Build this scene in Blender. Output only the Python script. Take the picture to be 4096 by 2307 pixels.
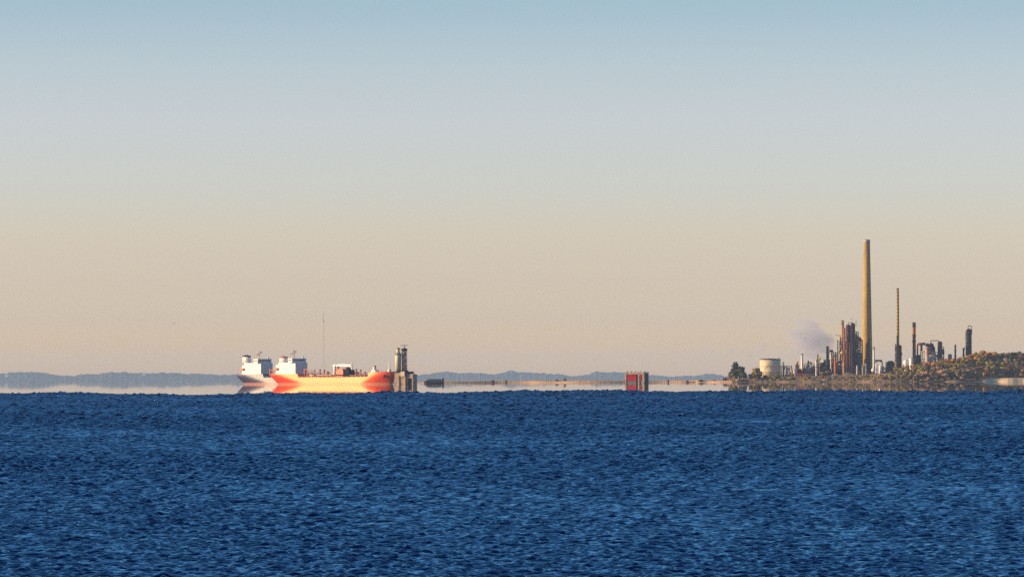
import bpy, bmesh, math, random
import numpy as np
from mathutils import Vector, Matrix

sc = bpy.context.scene
for o in list(bpy.data.objects):
    bpy.data.objects.remove(o)
R = math.radians
rnd = random.Random(7)

# ---------------------------------------------------------------- camera
FPX = 19500.0                      # focal length in photo pixels (4096 wide)
CAM_H = 5.4                        # eye height above the lake
PITCH = math.atan(360.5 / FPX)
ROLL = R(-0.14)
cam_d = bpy.data.cameras.new('camera')
cam = bpy.data.objects.new('camera', cam_d)
sc.collection.objects.link(cam)
cam_d.sensor_width = 36.0
cam_d.lens = FPX / 4096.0 * 36.0
cam_d.clip_start = 1.0
cam_d.clip_end = 90000.0
fwd = Vector((0, math.cos(PITCH), math.sin(PITCH)))
up0 = Vector((0, -math.sin(PITCH), math.cos(PITCH)))
rt0 = Vector((1, 0, 0))
rt = rt0 * math.cos(ROLL) + up0 * math.sin(ROLL)
up = up0 * math.cos(ROLL) - rt0 * math.sin(ROLL)
M3 = Matrix((rt, up, -fwd)).transposed()
cam.matrix_world = Matrix.Translation((0, 0, CAM_H)) @ M3.to_4x4()
sc.camera = cam

# ---------------------------------------------------------------- sky, sun, exposure
SUN_EL, SUN_AZ = 13.0, -95.0      # low sun, far to the left and slightly behind the camera
world = bpy.data.worlds.new('World')
sc.world = world
world.use_nodes = True
nt = world.node_tree
bg = nt.nodes['Background']
sky = nt.nodes.new('ShaderNodeTexSky')
sky.sky_type = 'NISHITA'
sky.sun_disc = False
sky.sun_elevation = R(SUN_EL)
sky.sun_rotation = R(SUN_AZ)
sky.air_density = 1.0
sky.dust_density = 1.0
sky.ozone_density = 1.0
tc = nt.nodes.new('ShaderNodeTexCoord')
mp = nt.nodes.new('ShaderNodeMapping')
mp.inputs['Scale'].default_value = (1, 1, 2.4)
mp.inputs['Location'].default_value = (0, 0, 0.012)
# the day's air: a dusty rose layer low down, clear cool air above it
sep = nt.nodes.new('ShaderNodeSeparateXYZ')
ramp = nt.nodes.new('ShaderNodeValToRGB')
mrz = nt.nodes.new('ShaderNodeMapRange')
mrz.inputs['From Min'].default_value = 0.0
mrz.inputs['From Max'].default_value = 0.12
AIR = [(0.0, (0.968, 0.686, 0.494)), (0.023, (0.968, 0.686, 0.494)), (0.1, (0.768, 0.612, 0.656)), (0.168, (0.782, 0.594, 0.607)), (0.237, (0.845, 0.628, 0.59)), (0.339, (0.884, 0.705, 0.681)), (0.442, (0.947, 0.758, 0.737)), (0.544, (0.901, 0.778, 0.742)), (0.64, (0.767, 0.756, 0.743)), (1.0, (0.78, 1.0, 1.22))]
el = ramp.color_ramp.elements
while len(el) < len(AIR): el.new(0.5)
for e_, (p_, c_) in zip(el, AIR):
    e_.position = p_; e_.color = (*c_, 1)
tint = nt.nodes.new('ShaderNodeMix')
tint.data_type = 'RGBA'
tint.blend_type = 'MULTIPLY'
tint.inputs[0].default_value = 1.0
nt.links.new(tc.outputs['Generated'], mp.inputs[0])
nt.links.new(tc.outputs['Generated'], sep.inputs[0])
nt.links.new(sep.outputs['Z'], mrz.inputs[0])
nt.links.new(mrz.outputs[0], ramp.inputs[0])
nt.links.new(ramp.outputs[0], tint.inputs[7])
nt.links.new(mp.outputs[0], sky.inputs[0])
nt.links.new(sky.outputs[0], tint.inputs[6])
nt.links.new(tint.outputs[2], bg.inputs[0])
bg.inputs[1].default_value = 0.15

sl = bpy.data.lights.new('sun', 'SUN')
so = bpy.data.objects.new('sun', sl)
sc.collection.objects.link(so)
sl.energy = 5.0
sl.angle = R(0.5)
sl.color = (1.0, 0.72, 0.39)
sdir = Vector((math.sin(R(SUN_AZ)) * math.cos(R(SUN_EL)), math.cos(R(SUN_AZ)) * math.cos(R(SUN_EL)), math.sin(R(SUN_EL))))
so.rotation_euler = sdir.to_track_quat('Z', 'Y').to_euler()

sc.view_settings.view_transform = 'Standard'
sc.view_settings.look = 'None'
sc.view_settings.gamma = 1.0
sc.view_settings.exposure = 0.75
sc.render.engine = 'CYCLES'
sc.cycles.use_denoising = False
sc.cycles.max_bounces = 8
sc.cycles.volume_bounces = 2
sc.cycles.sample_clamp_indirect = 5.0
sc.cycles.sample_clamp_direct = 12.0

# ---------------------------------------------------------------- helpers
def ray(px, py):
    """direction of a photo pixel, scaled so that y (depth) is 1"""
    d = fwd + rt * ((px - 2048.0) / FPX) + up * ((1153.5 - py) / FPX)
    return d / d.y

def P(px, py, D):
    d = ray(px, py)
    return Vector((d.x * D, D, CAM_H + d.z * D))

def WX(px, D, py=1500):
    return P(px, py, D).x

def WZ(px, py, D):
    return P(px, py, D).z

def tag(o, label=None, cat=None, group=None, kind=None):
    if label: o['label'] = label
    if cat: o['category'] = cat
    if group: o['group'] = group
    if kind: o['kind'] = kind
    return o

def empty(name, label, cat, loc=(0, 0, 0), rz=0.0, group=None):
    o = bpy.data.objects.new(name, None)
    sc.collection.objects.link(o)
    o.location = loc
    o.rotation_euler = (0, 0, rz)
    o.empty_display_size = 0.5
    return tag(o, label, cat, group)

def material(name, color, rough=0.6, spec=0.5, metal=0.0, var=0.25, scale=0.6, col2=None, stretch=(1, 1, 1), coat=0.0, bump=0.0):
    """principled paint or surface with procedural variation of colour"""
    m = bpy.data.materials.new(name)
    m.use_nodes = True
    t = m.node_tree
    b = t.nodes['Principled BSDF']
    b.inputs['Roughness'].default_value = rough
    b.inputs['Specular IOR Level'].default_value = spec
    b.inputs['Metallic'].default_value = metal
    b.inputs['Coat Weight'].default_value = coat
    b.inputs['Coat Roughness'].default_value = 0.3
    c = t.nodes.new('ShaderNodeTexCoord')
    mpn = t.nodes.new('ShaderNodeMapping')
    mpn.inputs['Scale'].default_value = stretch
    n = t.nodes.new('ShaderNodeTexNoise')
    n.inputs['Scale'].default_value = scale
    n.inputs['Detail'].default_value = 6
    r = t.nodes.new('ShaderNodeValToRGB')
    r.color_ramp.elements[0].position = 0.35
    r.color_ramp.elements[1].position = 0.65
    c2 = col2 if col2 else tuple(x * (1 - var) for x in color)
    r.color_ramp.elements[0].color = (*c2, 1)
    r.color_ramp.elements[1].color = (*color, 1)
    t.links.new(c.outputs['Object'], mpn.inputs[0])
    t.links.new(mpn.outputs[0], n.inputs['Vector'])
    t.links.new(n.outputs['Fac'], r.inputs[0])
    t.links.new(r.outputs[0], b.inputs['Base Color'])
    if bump:
        bn = t.nodes.new('ShaderNodeBump')
        bn.inputs['Distance'].default_value = bump
        t.links.new(n.outputs['Fac'], bn.inputs['Height'])
        t.links.new(bn.outputs[0], b.inputs['Normal'])
    return m

class MB:
    """collects shapes and links them as ONE mesh object"""
    def __init__(s):
        s.v, s.f, s.sm = [], [], []
    def add(s, vs, fs, smooth=False):
        k = len(s.v)
        s.v += [tuple(p) for p in vs]
        s.f += [tuple(i + k for i in f) for f in fs]
        s.sm += [smooth] * len(fs)
        return s
    def box(s, x0, x1, y0, y1, z0, z1, taper=0.0):
        a = taper
        vs = [(x0, y0, z0), (x1, y0, z0), (x1, y1, z0), (x0, y1, z0),
              (x0 + a, y0 + a, z1), (x1 - a, y0 + a, z1), (x1 - a, y1 - a, z1), (x0 + a, y1 - a, z1)]
        return s.add(vs, [(0, 3, 2, 1), (4, 5, 6, 7), (0, 1, 5, 4), (1, 2, 6, 5), (2, 3, 7, 6), (3, 0, 4, 7)])
    def lathe(s, prof, n=20, c=(0, 0), cap=True):
        vs = []
        for r_, z in prof:
            for i in range(n):
                a = 2 * math.pi * i / n
                vs.append((c[0] + r_ * math.cos(a), c[1] + r_ * math.sin(a), z))
        fs = []
        for j in range(len(prof) - 1):
            for i in range(n):
                i2 = (i + 1) % n
                fs.append((j * n + i, j * n + i2, (j + 1) * n + i2, (j + 1) * n + i))
        s.add(vs, fs, True)
        if cap:
            k = len(s.v) - len(vs)
            s.f.append(tuple(k + i for i in reversed(range(n)))); s.sm.append(False)
            s.f.append(tuple(k + (len(prof) - 1) * n + i for i in range(n))); s.sm.append(False)
        return s
    def tube(s, pts, r, n=8, r2=None):
        pts = [Vector(p) for p in pts]
        vs, fs = [], []
        m = len(pts)
        for j, p in enumerate(pts):
            d = (pts[min(j + 1, m - 1)] - pts[max(j - 1, 0)]).normalized()
            a = d.orthogonal().normalized() if abs(d.z) < 0.99 else Vector((1, 0, 0))
            if abs(d.z) < 0.99:
                a = d.cross(Vector((0, 0, 1))).normalized()
            b = d.cross(a).normalized()
            rr = r if r2 is None else r + (r2 - r) * j / (m - 1)
            for i in range(n):
                t = 2 * math.pi * i / n
                vs.append(p + a * (rr * math.cos(t)) + b * (rr * math.sin(t)))
        for j in range(m - 1):
            for i in range(n):
                i2 = (i + 1) % n
                fs.append((j * n + i, (j + 1) * n + i, (j + 1) * n + i2, j * n + i2))
        fs.append(tuple(range(n)))
        fs.append(tuple((m - 1) * n + i for i in reversed(range(n))))
        return s.add(vs, fs, n > 4)
    def sphere(s, c, r, n=12, sx=1, sz=1):
        prof = []
        vs, fs = [], []
        h = n // 2
        for j in range(h + 1):
            t = math.pi * j / h
            for i in range(n):
                a = 2 * math.pi * i / n
                vs.append((c[0] + sx * r * math.sin(t) * math.cos(a), c[1] + r * math.sin(t) * math.sin(a), c[2] + sz * r * math.cos(t)))
        for j in range(h):
            for i in range(n):
                i2 = (i + 1) % n
                fs.append((j * n + i, (j + 1) * n + i, (j + 1) * n + i2, j * n + i2))
        return s.add(vs, fs, True)
    def build(s, name, mat, parent=None, loc=None):
        me = bpy.data.meshes.new(name)
        me.from_pydata(s.v, [], s.f)
        me.polygons.foreach_set('use_smooth', s.sm)
        me.materials.append(mat)
        me.update()
        o = bpy.data.objects.new(name, me)
        sc.collection.objects.link(o)
        if parent is not None: o.parent = parent
        if loc is not None: o.location = loc
        return o

def smooth01(t):
    t = np.clip(t, 0, 1)
    return t * t * (3 - 2 * t)

# ---------------------------------------------------------------- water
EDGE = 1690.0                      # where the wind-ruffled water ends and the mirror sheet for the mirage begins

def water_mesh():
    rng = np.random.RandomState(3)
    lam0 = lambda D: 0.38 * (max(D, 60) / 133.0) ** 0.68
    Ds = [1.0]
    while Ds[-1] < 112: Ds.append(Ds[-1] * 1.05)
    while Ds[-1] < 2120: Ds.append(Ds[-1] + lam0(Ds[-1]) / 3.1)
    Ds = np.array(Ds)
    n_in = 720
    a = list(np.linspace(-0.142, 0.142, n_in))
    st = a[1] - a[0]
    right = []
    x = 0.142
    while x < 1.35:
        st = min(st * 1.16, 0.08); x += st; right.append(x)
    A = np.array([-v for v in reversed(right)] + a + right)
    st_a = np.gradient(A)
    T = np.tan(A)
    nr, nc = len(Ds), len(A)
    X = Ds[:, None] * T[None, :]
    Y = Ds[:, None] * np.ones(nc)[None, :]
    cx = Ds[:, None] * st_a[None, :]
    cy = np.gradient(Ds)[:, None]
    Z = np.zeros_like(X); DX = np.zeros_like(X); DY = np.zeros_like(X)
    l0 = np.array([lam0(d) for d in Ds])
    main = R(-97)                  # waves run towards the viewer, a little from the left
    N = 150
    for i in range(N):
        lam = 0.22 * (95.0 ** ((i + rng.rand()) / N))
        th = main + rng.normal(0, 0.60)
        k = 2 * math.pi / lam
        amp = SLOPE / k * rng.uniform(0.6, 1.4)
        ph = rng.rand() * 6.2832
        # the sea is longer out on the lake than close to the shore
        u = np.log(lam / l0)
        wt = np.where(u > 0, np.exp(-0.5 * (u / 0.60) ** 2), np.exp(-0.5 * (u / 0.75) ** 2))
        rows = np.nonzero(wt > 0.03)[0]
        if len(rows) < 2: continue
        r0, r1 = rows[0], rows[-1] + 1
        wv = wt[r0:r1, None] * amp
        fade = smooth01(lam / abs(math.cos(th) + 1e-6) / (cx[r0:r1] * 2.2) - 1.0) * smooth01(lam / (cy[r0:r1] * 1.9) - 0.6)
        w = wv * fade
        phase = k * (math.cos(th) * X[r0:r1] + math.sin(th) * Y[r0:r1]) + ph
        sn, cs = np.sin(phase), np.cos(phase)
        Z[r0:r1] += w * cs
        DX[r0:r1] -= w * math.cos(th) * sn * 0.9
        DY[r0:r1] -= w * math.sin(th) * sn * 0.9
    # gusts: patches of steeper and flatter water
    gust = 0.95 + 0.28 * np.sin(X * 0.031 + 0.9 * np.sin(Y * 0.011)) * np.sin(Y * 0.017 + 1.3 * np.sin(X * 0.023 + 1)) + 0.12 * np.sin(X * 0.11 + Y * 0.013) * np.sin(Y * 0.052 + 2 * np.sin(X * 0.05))
    Z *= gust
    edge = EDGE + 90 * np.sin(X / 37.0 + 1) + 60 * np.sin(X / 14.3) + 50 * np.sin(X / 6.1 + 2) + 60 * np.sin(X / 90.0)
    Z *= 1 + 0.5 * smooth01((Y - 1150) / 550.0)
    s1 = np.sin(X / 0.83 + 3 * np.sin(Y / 41.0)) + np.sin(X / 1.27 + Y / 23.0 + 1) + np.sin(X / 2.1 - Y / 31.0 + 2) + np.sin(X / 3.9 + Y / 57.0) + np.sin(X / 9.3 + Y / 80.0 + 4)
    Z += 0.062 * np.maximum(s1, 0) ** 1.6 * smooth01((Y - 1150) / 450.0)
    base = 0.06 + 0.14 * smooth01((Y - 900) / 700)
    sink = smooth01((Y - edge) / 300.0)
    Z = (Z * (1 - 0.3 * sink) + base) - sink * 1.7
    co = np.stack([X + DX, Y + DY, Z], -1).reshape(-1, 3).astype(np.float32)
    idx = np.arange(nr * nc).reshape(nr, nc)
    q = np.stack([idx[:-1, :-1], idx[:-1, 1:], idx[1:, 1:], idx[1:, :-1]], -1).reshape(-1, 4).astype(np.int32)
    me = bpy.data.meshes.new('water')
    me.vertices.add(len(co)); me.vertices.foreach_set('co', co.ravel())
    me.loops.add(q.size); me.loops.foreach_set('vertex_index', q.ravel())
    me.polygons.add(len(q))
    me.polygons.foreach_set('loop_start', np.arange(0, q.size, 4, dtype=np.int32))
    me.polygons.foreach_set('use_smooth', np.ones(len(q), dtype=bool))
    me.update(calc_edges=True)
    return me

def water_material():
    m = bpy.data.materials.new('rippled_water'); m.use_nodes = True
    t = m.node_tree; t.nodes.remove(t.nodes['Principled BSDF'])
    body = t.nodes.new('ShaderNodeBsdfDiffuse'); body.inputs['Color'].default_value = (0.0, 0.006, 0.045, 1)
    gl = t.nodes.new('ShaderNodeBsdfAnisotropic'); gl.inputs['Color'].default_value = (0.44, 0.82, 1.0, 1)
    gl.distribution = 'MULTI_GGX'
    fr = t.nodes.new('ShaderNodeFresnel'); fr.inputs['IOR'].default_value = 1.33
    mx = t.nodes.new('ShaderNodeMixShader')
    tc = t.nodes.new('ShaderNodeTexCoord')
    def noise(scale, stretch, detail):
        mpn = t.nodes.new('ShaderNodeMapping'); mpn.inputs['Scale'].default_value = stretch
        mpn.inputs['Rotation'].default_value = (0, 0, R(8))
        n = t.nodes.new('ShaderNodeTexNoise'); n.inputs['Scale'].default_value = scale; n.inputs['Detail'].default_value = detail
        t.links.new(tc.outputs['Object'], mpn.inputs[0]); t.links.new(mpn.outputs[0], n.inputs['Vector'])
        return n
    n1 = noise(6.0, (0.6, 1, 1), 4)
    b1 = t.nodes.new('ShaderNodeBump'); b1.inputs['Distance'].default_value = 0.008; b1.inputs['Strength'].default_value = 0.8
    t.links.new(n1.outputs['Fac'], b1.inputs['Height'])
    for nn in (body, gl, fr): t.links.new(b1.outputs[0], nn.inputs['Normal'])
    n2 = noise(0.02, (1, 0.35, 1), 4)     # cat's paws roughen the water in patches
    mr = t.nodes.new('ShaderNodeMapRange')
    mr.inputs['From Min'].default_value = 0.35; mr.inputs['From Max'].default_value = 0.65
    mr.inputs['To Min'].default_value = 0.08; mr.inputs['To Max'].default_value = 0.16
    t.links.new(n2.outputs['Fac'], mr.inputs[0]); t.links.new(mr.outputs[0], gl.inputs['Roughness'])
    cl = t.nodes.new('ShaderNodeMapRange'); cl.inputs['From Min'].default_value = 0.05
    t.links.new(fr.outputs[0], cl.inputs[0])
    t.links.new(cl.outputs[0], mx.inputs[0]); t.links.new(body.outputs[0], mx.inputs[1]); t.links.new(gl.outputs[0], mx.inputs[2])
    t.links.new(mx.outputs[0], t.nodes['Material Output'].inputs['Surface'])
    return m

SLOPE = 0.115
w = bpy.data.objects.new('water', water_mesh())
w.data.materials.append(water_material())
sc.collection.objects.link(w); tag(w, 'deep blue wind-rippled lake water in the foreground', kind='structure')

cm = bpy.data.materials.new('mirage_mirror'); cm.use_nodes = True  # mirror-smooth water added to give the reflections of the mirage
cb = cm.node_tree.nodes['Principled BSDF']
cb.inputs['Base Color'].default_value = (0.02, 0.05, 0.09, 1)
cb.inputs['IOR'].default_value = 1.33
cb.inputs['Roughness'].default_value = 0.012
g = MB()
xs = [-22000, -6000, -2000, -800, -300, 0, 300, 800, 2000, 6000, 22000]
ys = [1330, 1900, 2600, 3600, 5000, 7000, 10000, 15000, 22000, 46000]
for y in ys:
    for x in xs: g.v.append((x, y, 0))
nx = len(xs)
for j in range(len(ys) - 1):
    for i in range(nx - 1):
        g.f.append((j * nx + i, j * nx + i + 1, (j + 1) * nx + i + 1, (j + 1) * nx + i)); g.sm.append(False)
o = g.build('mirage_water', cm); tag(o, 'pale mirror-smooth water standing in for the mirage beyond the rippled water', kind='structure')

# ---------------------------------------------------------------- far hills
def ridge(name, prof, D, depth, mat, rough_px, seed, zbase=-1.0, step=6):
    """a long wooded rise: profile given as (px, py), a rounded ridge of real depth"""
    r_ = np.random.RandomState(seed)
    pxs = np.arange(prof[0][0], prof[-1][0] + 1, step)
    pys = np.interp(pxs, [p[0] for p in prof], [p[1] for p in prof])
    for sc_, am in ((70, 1.6), (25, 1.5), (9, 1.2), (4, 1.0)):
        kn = r_.randn(int(len(pxs) * step / sc_) + 3) * am * rough_px
        pys = pys + np.interp(np.arange(len(pxs)) * step / sc_, np.arange(len(kn)), kn)
    rows = 7
    vs, fs = [], []
    for j in range(rows):
        t = j / (rows - 1)
        h = math.sin(math.pi * min(1, t * 1.0)) ** 0.5 if 0 < t < 1 else 0
        for px, py in zip(pxs, pys):
            zt = WZ(px, py, D + depth * 0.5)
            hh = h * (1 + 0.12 * r_.randn()) if 0 < t < 1 else 0
            if j == rows // 2: hh = 1
            vs.append((WX(px, D + depth * t), D + depth * t, zbase + (zt - zbase) * min(hh, 1.0)))
    n = len(pxs)
    for j in range(rows - 1):
        for i in range(n - 1):
            fs.append((j * n + i, j * n + i + 1, (j + 1) * n + i + 1, (j + 1) * n + i))
    mb = MB(); mb.add(vs, fs, False)
    return mb.build(name, mat)

m_hill = material('far_woodland', (0.06, 0.075, 0.05), rough=1.0, spec=0.0, scale=0.02, var=0.4)
prof_l = [(-900, 1495), (0, 1493), (30, 1495), (50, 1490), (130, 1489), (210, 1494), (300, 1500), (320, 1493), (395, 1496), (410, 1490), (505, 1489), (525, 1494), (690, 1491),
          (780, 1493), (860, 1496), (930, 1497), (1000, 1496), (1200, 1492), (1400, 1495), (1600, 1490), (1690, 1497), (1790, 1484), (1880, 1492), (1980, 1498),
          (2040, 1481), (2120, 1491), (2180, 1492), (2250, 1496), (2310, 1504), (2390, 1486), (2480, 1489), (2600, 1497), (2680, 1505),
          (2760, 1506), (2850, 1496), (2900, 1504), (3100, 1500), (3600, 1497), (5200, 1500)]
o = ridge('hills', prof_l, 40000, 2000, m_hill, 0.9, 5, step=3)
tag(o, 'hazy blue far shore of low wooded hills on the horizon', kind='structure')

# ---------------------------------------------------------------- haze
hz = MB(); hz.box(-20000, 20000, -300, 44000, -3.0, 215.0)
hm = bpy.data.materials.new('haze_air'); hm.use_nodes = True
ht = hm.node_tree; ht.nodes.remove(ht.nodes['Principled BSDF'])
pv = ht.nodes.new('ShaderNodeVolumePrincipled')
pv.inputs['Color'].default_value = (0.50, 0.69, 1.0, 1)
pv.inputs['Density'].default_value = 1.75e-5
pv.inputs['Anisotropy'].default_value = 0.0
ht.links.new(pv.outputs[0], ht.nodes['Material Output'].inputs['Volume'])
o = hz.build('haze', hm); tag(o, 'thin bluish air over the lake', kind='stuff')

# ================================================================ ships
m_red = material('hull_red', (0.72, 0.05, 0.003), rough=0.33, spec=1.0, coat=0.2, var=0.12, scale=0.15)
m_navy = material('hull_navy', (0.05, 0.045, 0.10), rough=0.38, spec=0.8, var=0.2, scale=0.15)
m_red.node_tree.nodes['Principled BSDF'].inputs['Specular Tint'].default_value = (1.0, 0.84, 0.40, 1)
def boot_top(m, col):
    """antifouling paint below the load line"""
    t = m.node_tree; b = t.nodes['Principled BSDF']
    src = b.inputs['Base Color'].links[0].from_socket
    c = t.nodes.new('ShaderNodeTexCoord'); s_ = t.nodes.new('ShaderNodeSeparateXYZ'); g_ = t.nodes.new('ShaderNodeMapRange')
    g_.inputs['From Min'].default_value = 1.9; g_.inputs['From Max'].default_value = 2.1
    x = t.nodes.new('ShaderNodeMix'); x.data_type = 'RGBA'; x.inputs[6].default_value = (*col, 1)
    t.links.new(c.outputs['Object'], s_.inputs[0]); t.links.new(s_.outputs['Z'], g_.inputs[0]); t.links.new(g_.outputs[0], x.inputs[0])
    t.links.new(src, x.inputs[7]); t.links.new(x.outputs[2], b.inputs['Base Color'])
    k = t.nodes.new('ShaderNodeMapRange'); k.inputs['To Min'].default_value = 0.55; k.inputs['To Max'].default_value = b.inputs['Roughness'].default_value
    t.links.new(g_.outputs[0], k.inputs[0]); t.links.new(k.outputs[0], b.inputs['Roughness'])
boot_top(m_red, (0.50, 0.13, 0.08)); boot_top(m_navy, (0.30, 0.13, 0.12))
m_white = material('white_paint', (0.64, 0.62, 0.62), rough=0.45, var=0.10, scale=0.5)
m_deckred = material('deck_red', (0.42, 0.08, 0.045), rough=0.7, var=0.3, scale=0.4)
m_deckgreen = material('deck_green', (0.05, 0.09, 0.07), rough=0.7, var=0.3, scale=0.4)
m_gear = material('orange_gear', (0.52, 0.16, 0.07), rough=0.6, var=0.3, scale=0.7)
m_palepipe = material('pale_pipe', (0.52, 0.40, 0.30), rough=0.5, var=0.2, scale=0.5)
m_glass = material('dark_glass', (0.02, 0.025, 0.05), rough=0.2, var=0.2)
m_black = material('black_paint', (0.014, 0.012, 0.022), rough=0.8, spec=0.1, var=0.3)
m_orange = material('orange_paint', (0.75, 0.22, 0.04), rough=0.5, var=0.2)

AL = R(41)
SHIP_L, SHIP_B = 167.8, 22.0

def hull_mesh(z_poop, z_main, z_fc, u_poop, u_fc):
    NU, NZ = 90, 9
    us = [i / NU for i in range(NU + 1)]
    for e in (u_poop, u_fc):                       # crisp deck steps
        us += [e - 0.004, e + 0.004]
    us = sorted(us)
    L, B = SHIP_L, SHIP_B
    def ztop(u):
        if u < u_poop: return z_poop
        if u > u_fc: return z_fc + (u - u_fc) * 5
        return z_main + 0.5 * max(0, (u - 0.6)) / 0.2
    rows = []
    for u in us:
        zt = ztop(u)
        r_ = []
        for j in range(NZ):
            z = -1.5 + (zt + 1.5) * j / (NZ - 1)
            v = max(0.0, min(1.0, z / 9.0))
            xs_ = -L / 2 + 5.0 * (1 - v) ** 1.1
            xb_ = L / 2 - 5.0 * (1 - v)
            x = xs_ + (xb_ - xs_) * u
            u0 = 0.77 + 0.09 * v
            fw = 1.0 if u < u0 else max(0.0, 1 - ((u - u0) / (1 - u0)) ** (1.7 + 0.7 * v)) ** (0.75)
            ua = 0.30 - 0.20 * v
            st = 0.22 + 0.62 * v
            fa = 1.0 if u > ua else st + (1 - st) * math.sin(math.pi / 2 * u / ua) ** (0.9)
            r_.append((x, B / 2 * fw * fa, z))
        rows.append(r_)
    mb = MB()
    n = len(rows)
    vs = []
    for sgn in (-1, 1):
        for r_ in rows:
            vs += [(x, sgn * y, z) for x, y, z in r_]
    fs = []
    for s_ in (0, 1):
        o_ = s_ * n * NZ
        for i in range(n - 1):
            for j in range(NZ - 1):
                q = (o_ + i * NZ + j, o_ + (i + 1) * NZ + j, o_ + (i + 1) * NZ + j + 1, o_ + i * NZ + j + 1)
                fs.append(q if s_ == 0 else q[::-1])
    mb.add(vs, fs, True)
    # deck plating and transom
    fs2 = []
    for i in range(n - 1):
        a, b_ = i * NZ + NZ - 1, (i + 1) * NZ + NZ - 1
        fs2.append((a, b_, b_ + n * NZ, a + n * NZ))
    for j in range(NZ - 1):
        fs2.append((j, j + 1, n * NZ + j + 1, n * NZ + j))
    mb.add(vs, fs2, False)
    return mb

def sxl(px, y=0.0):
    """ship-local x of a photo column, for a point y metres off the centre line"""
    return ((px - 1068) / 3.9 - SHIP_L / 2 * math.cos(AL) - SHIP_B / 2 * math.sin(AL) - y * math.sin(AL)) / math.cos(AL)

def szl(py): return (1535 - py) / 3.9

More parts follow.
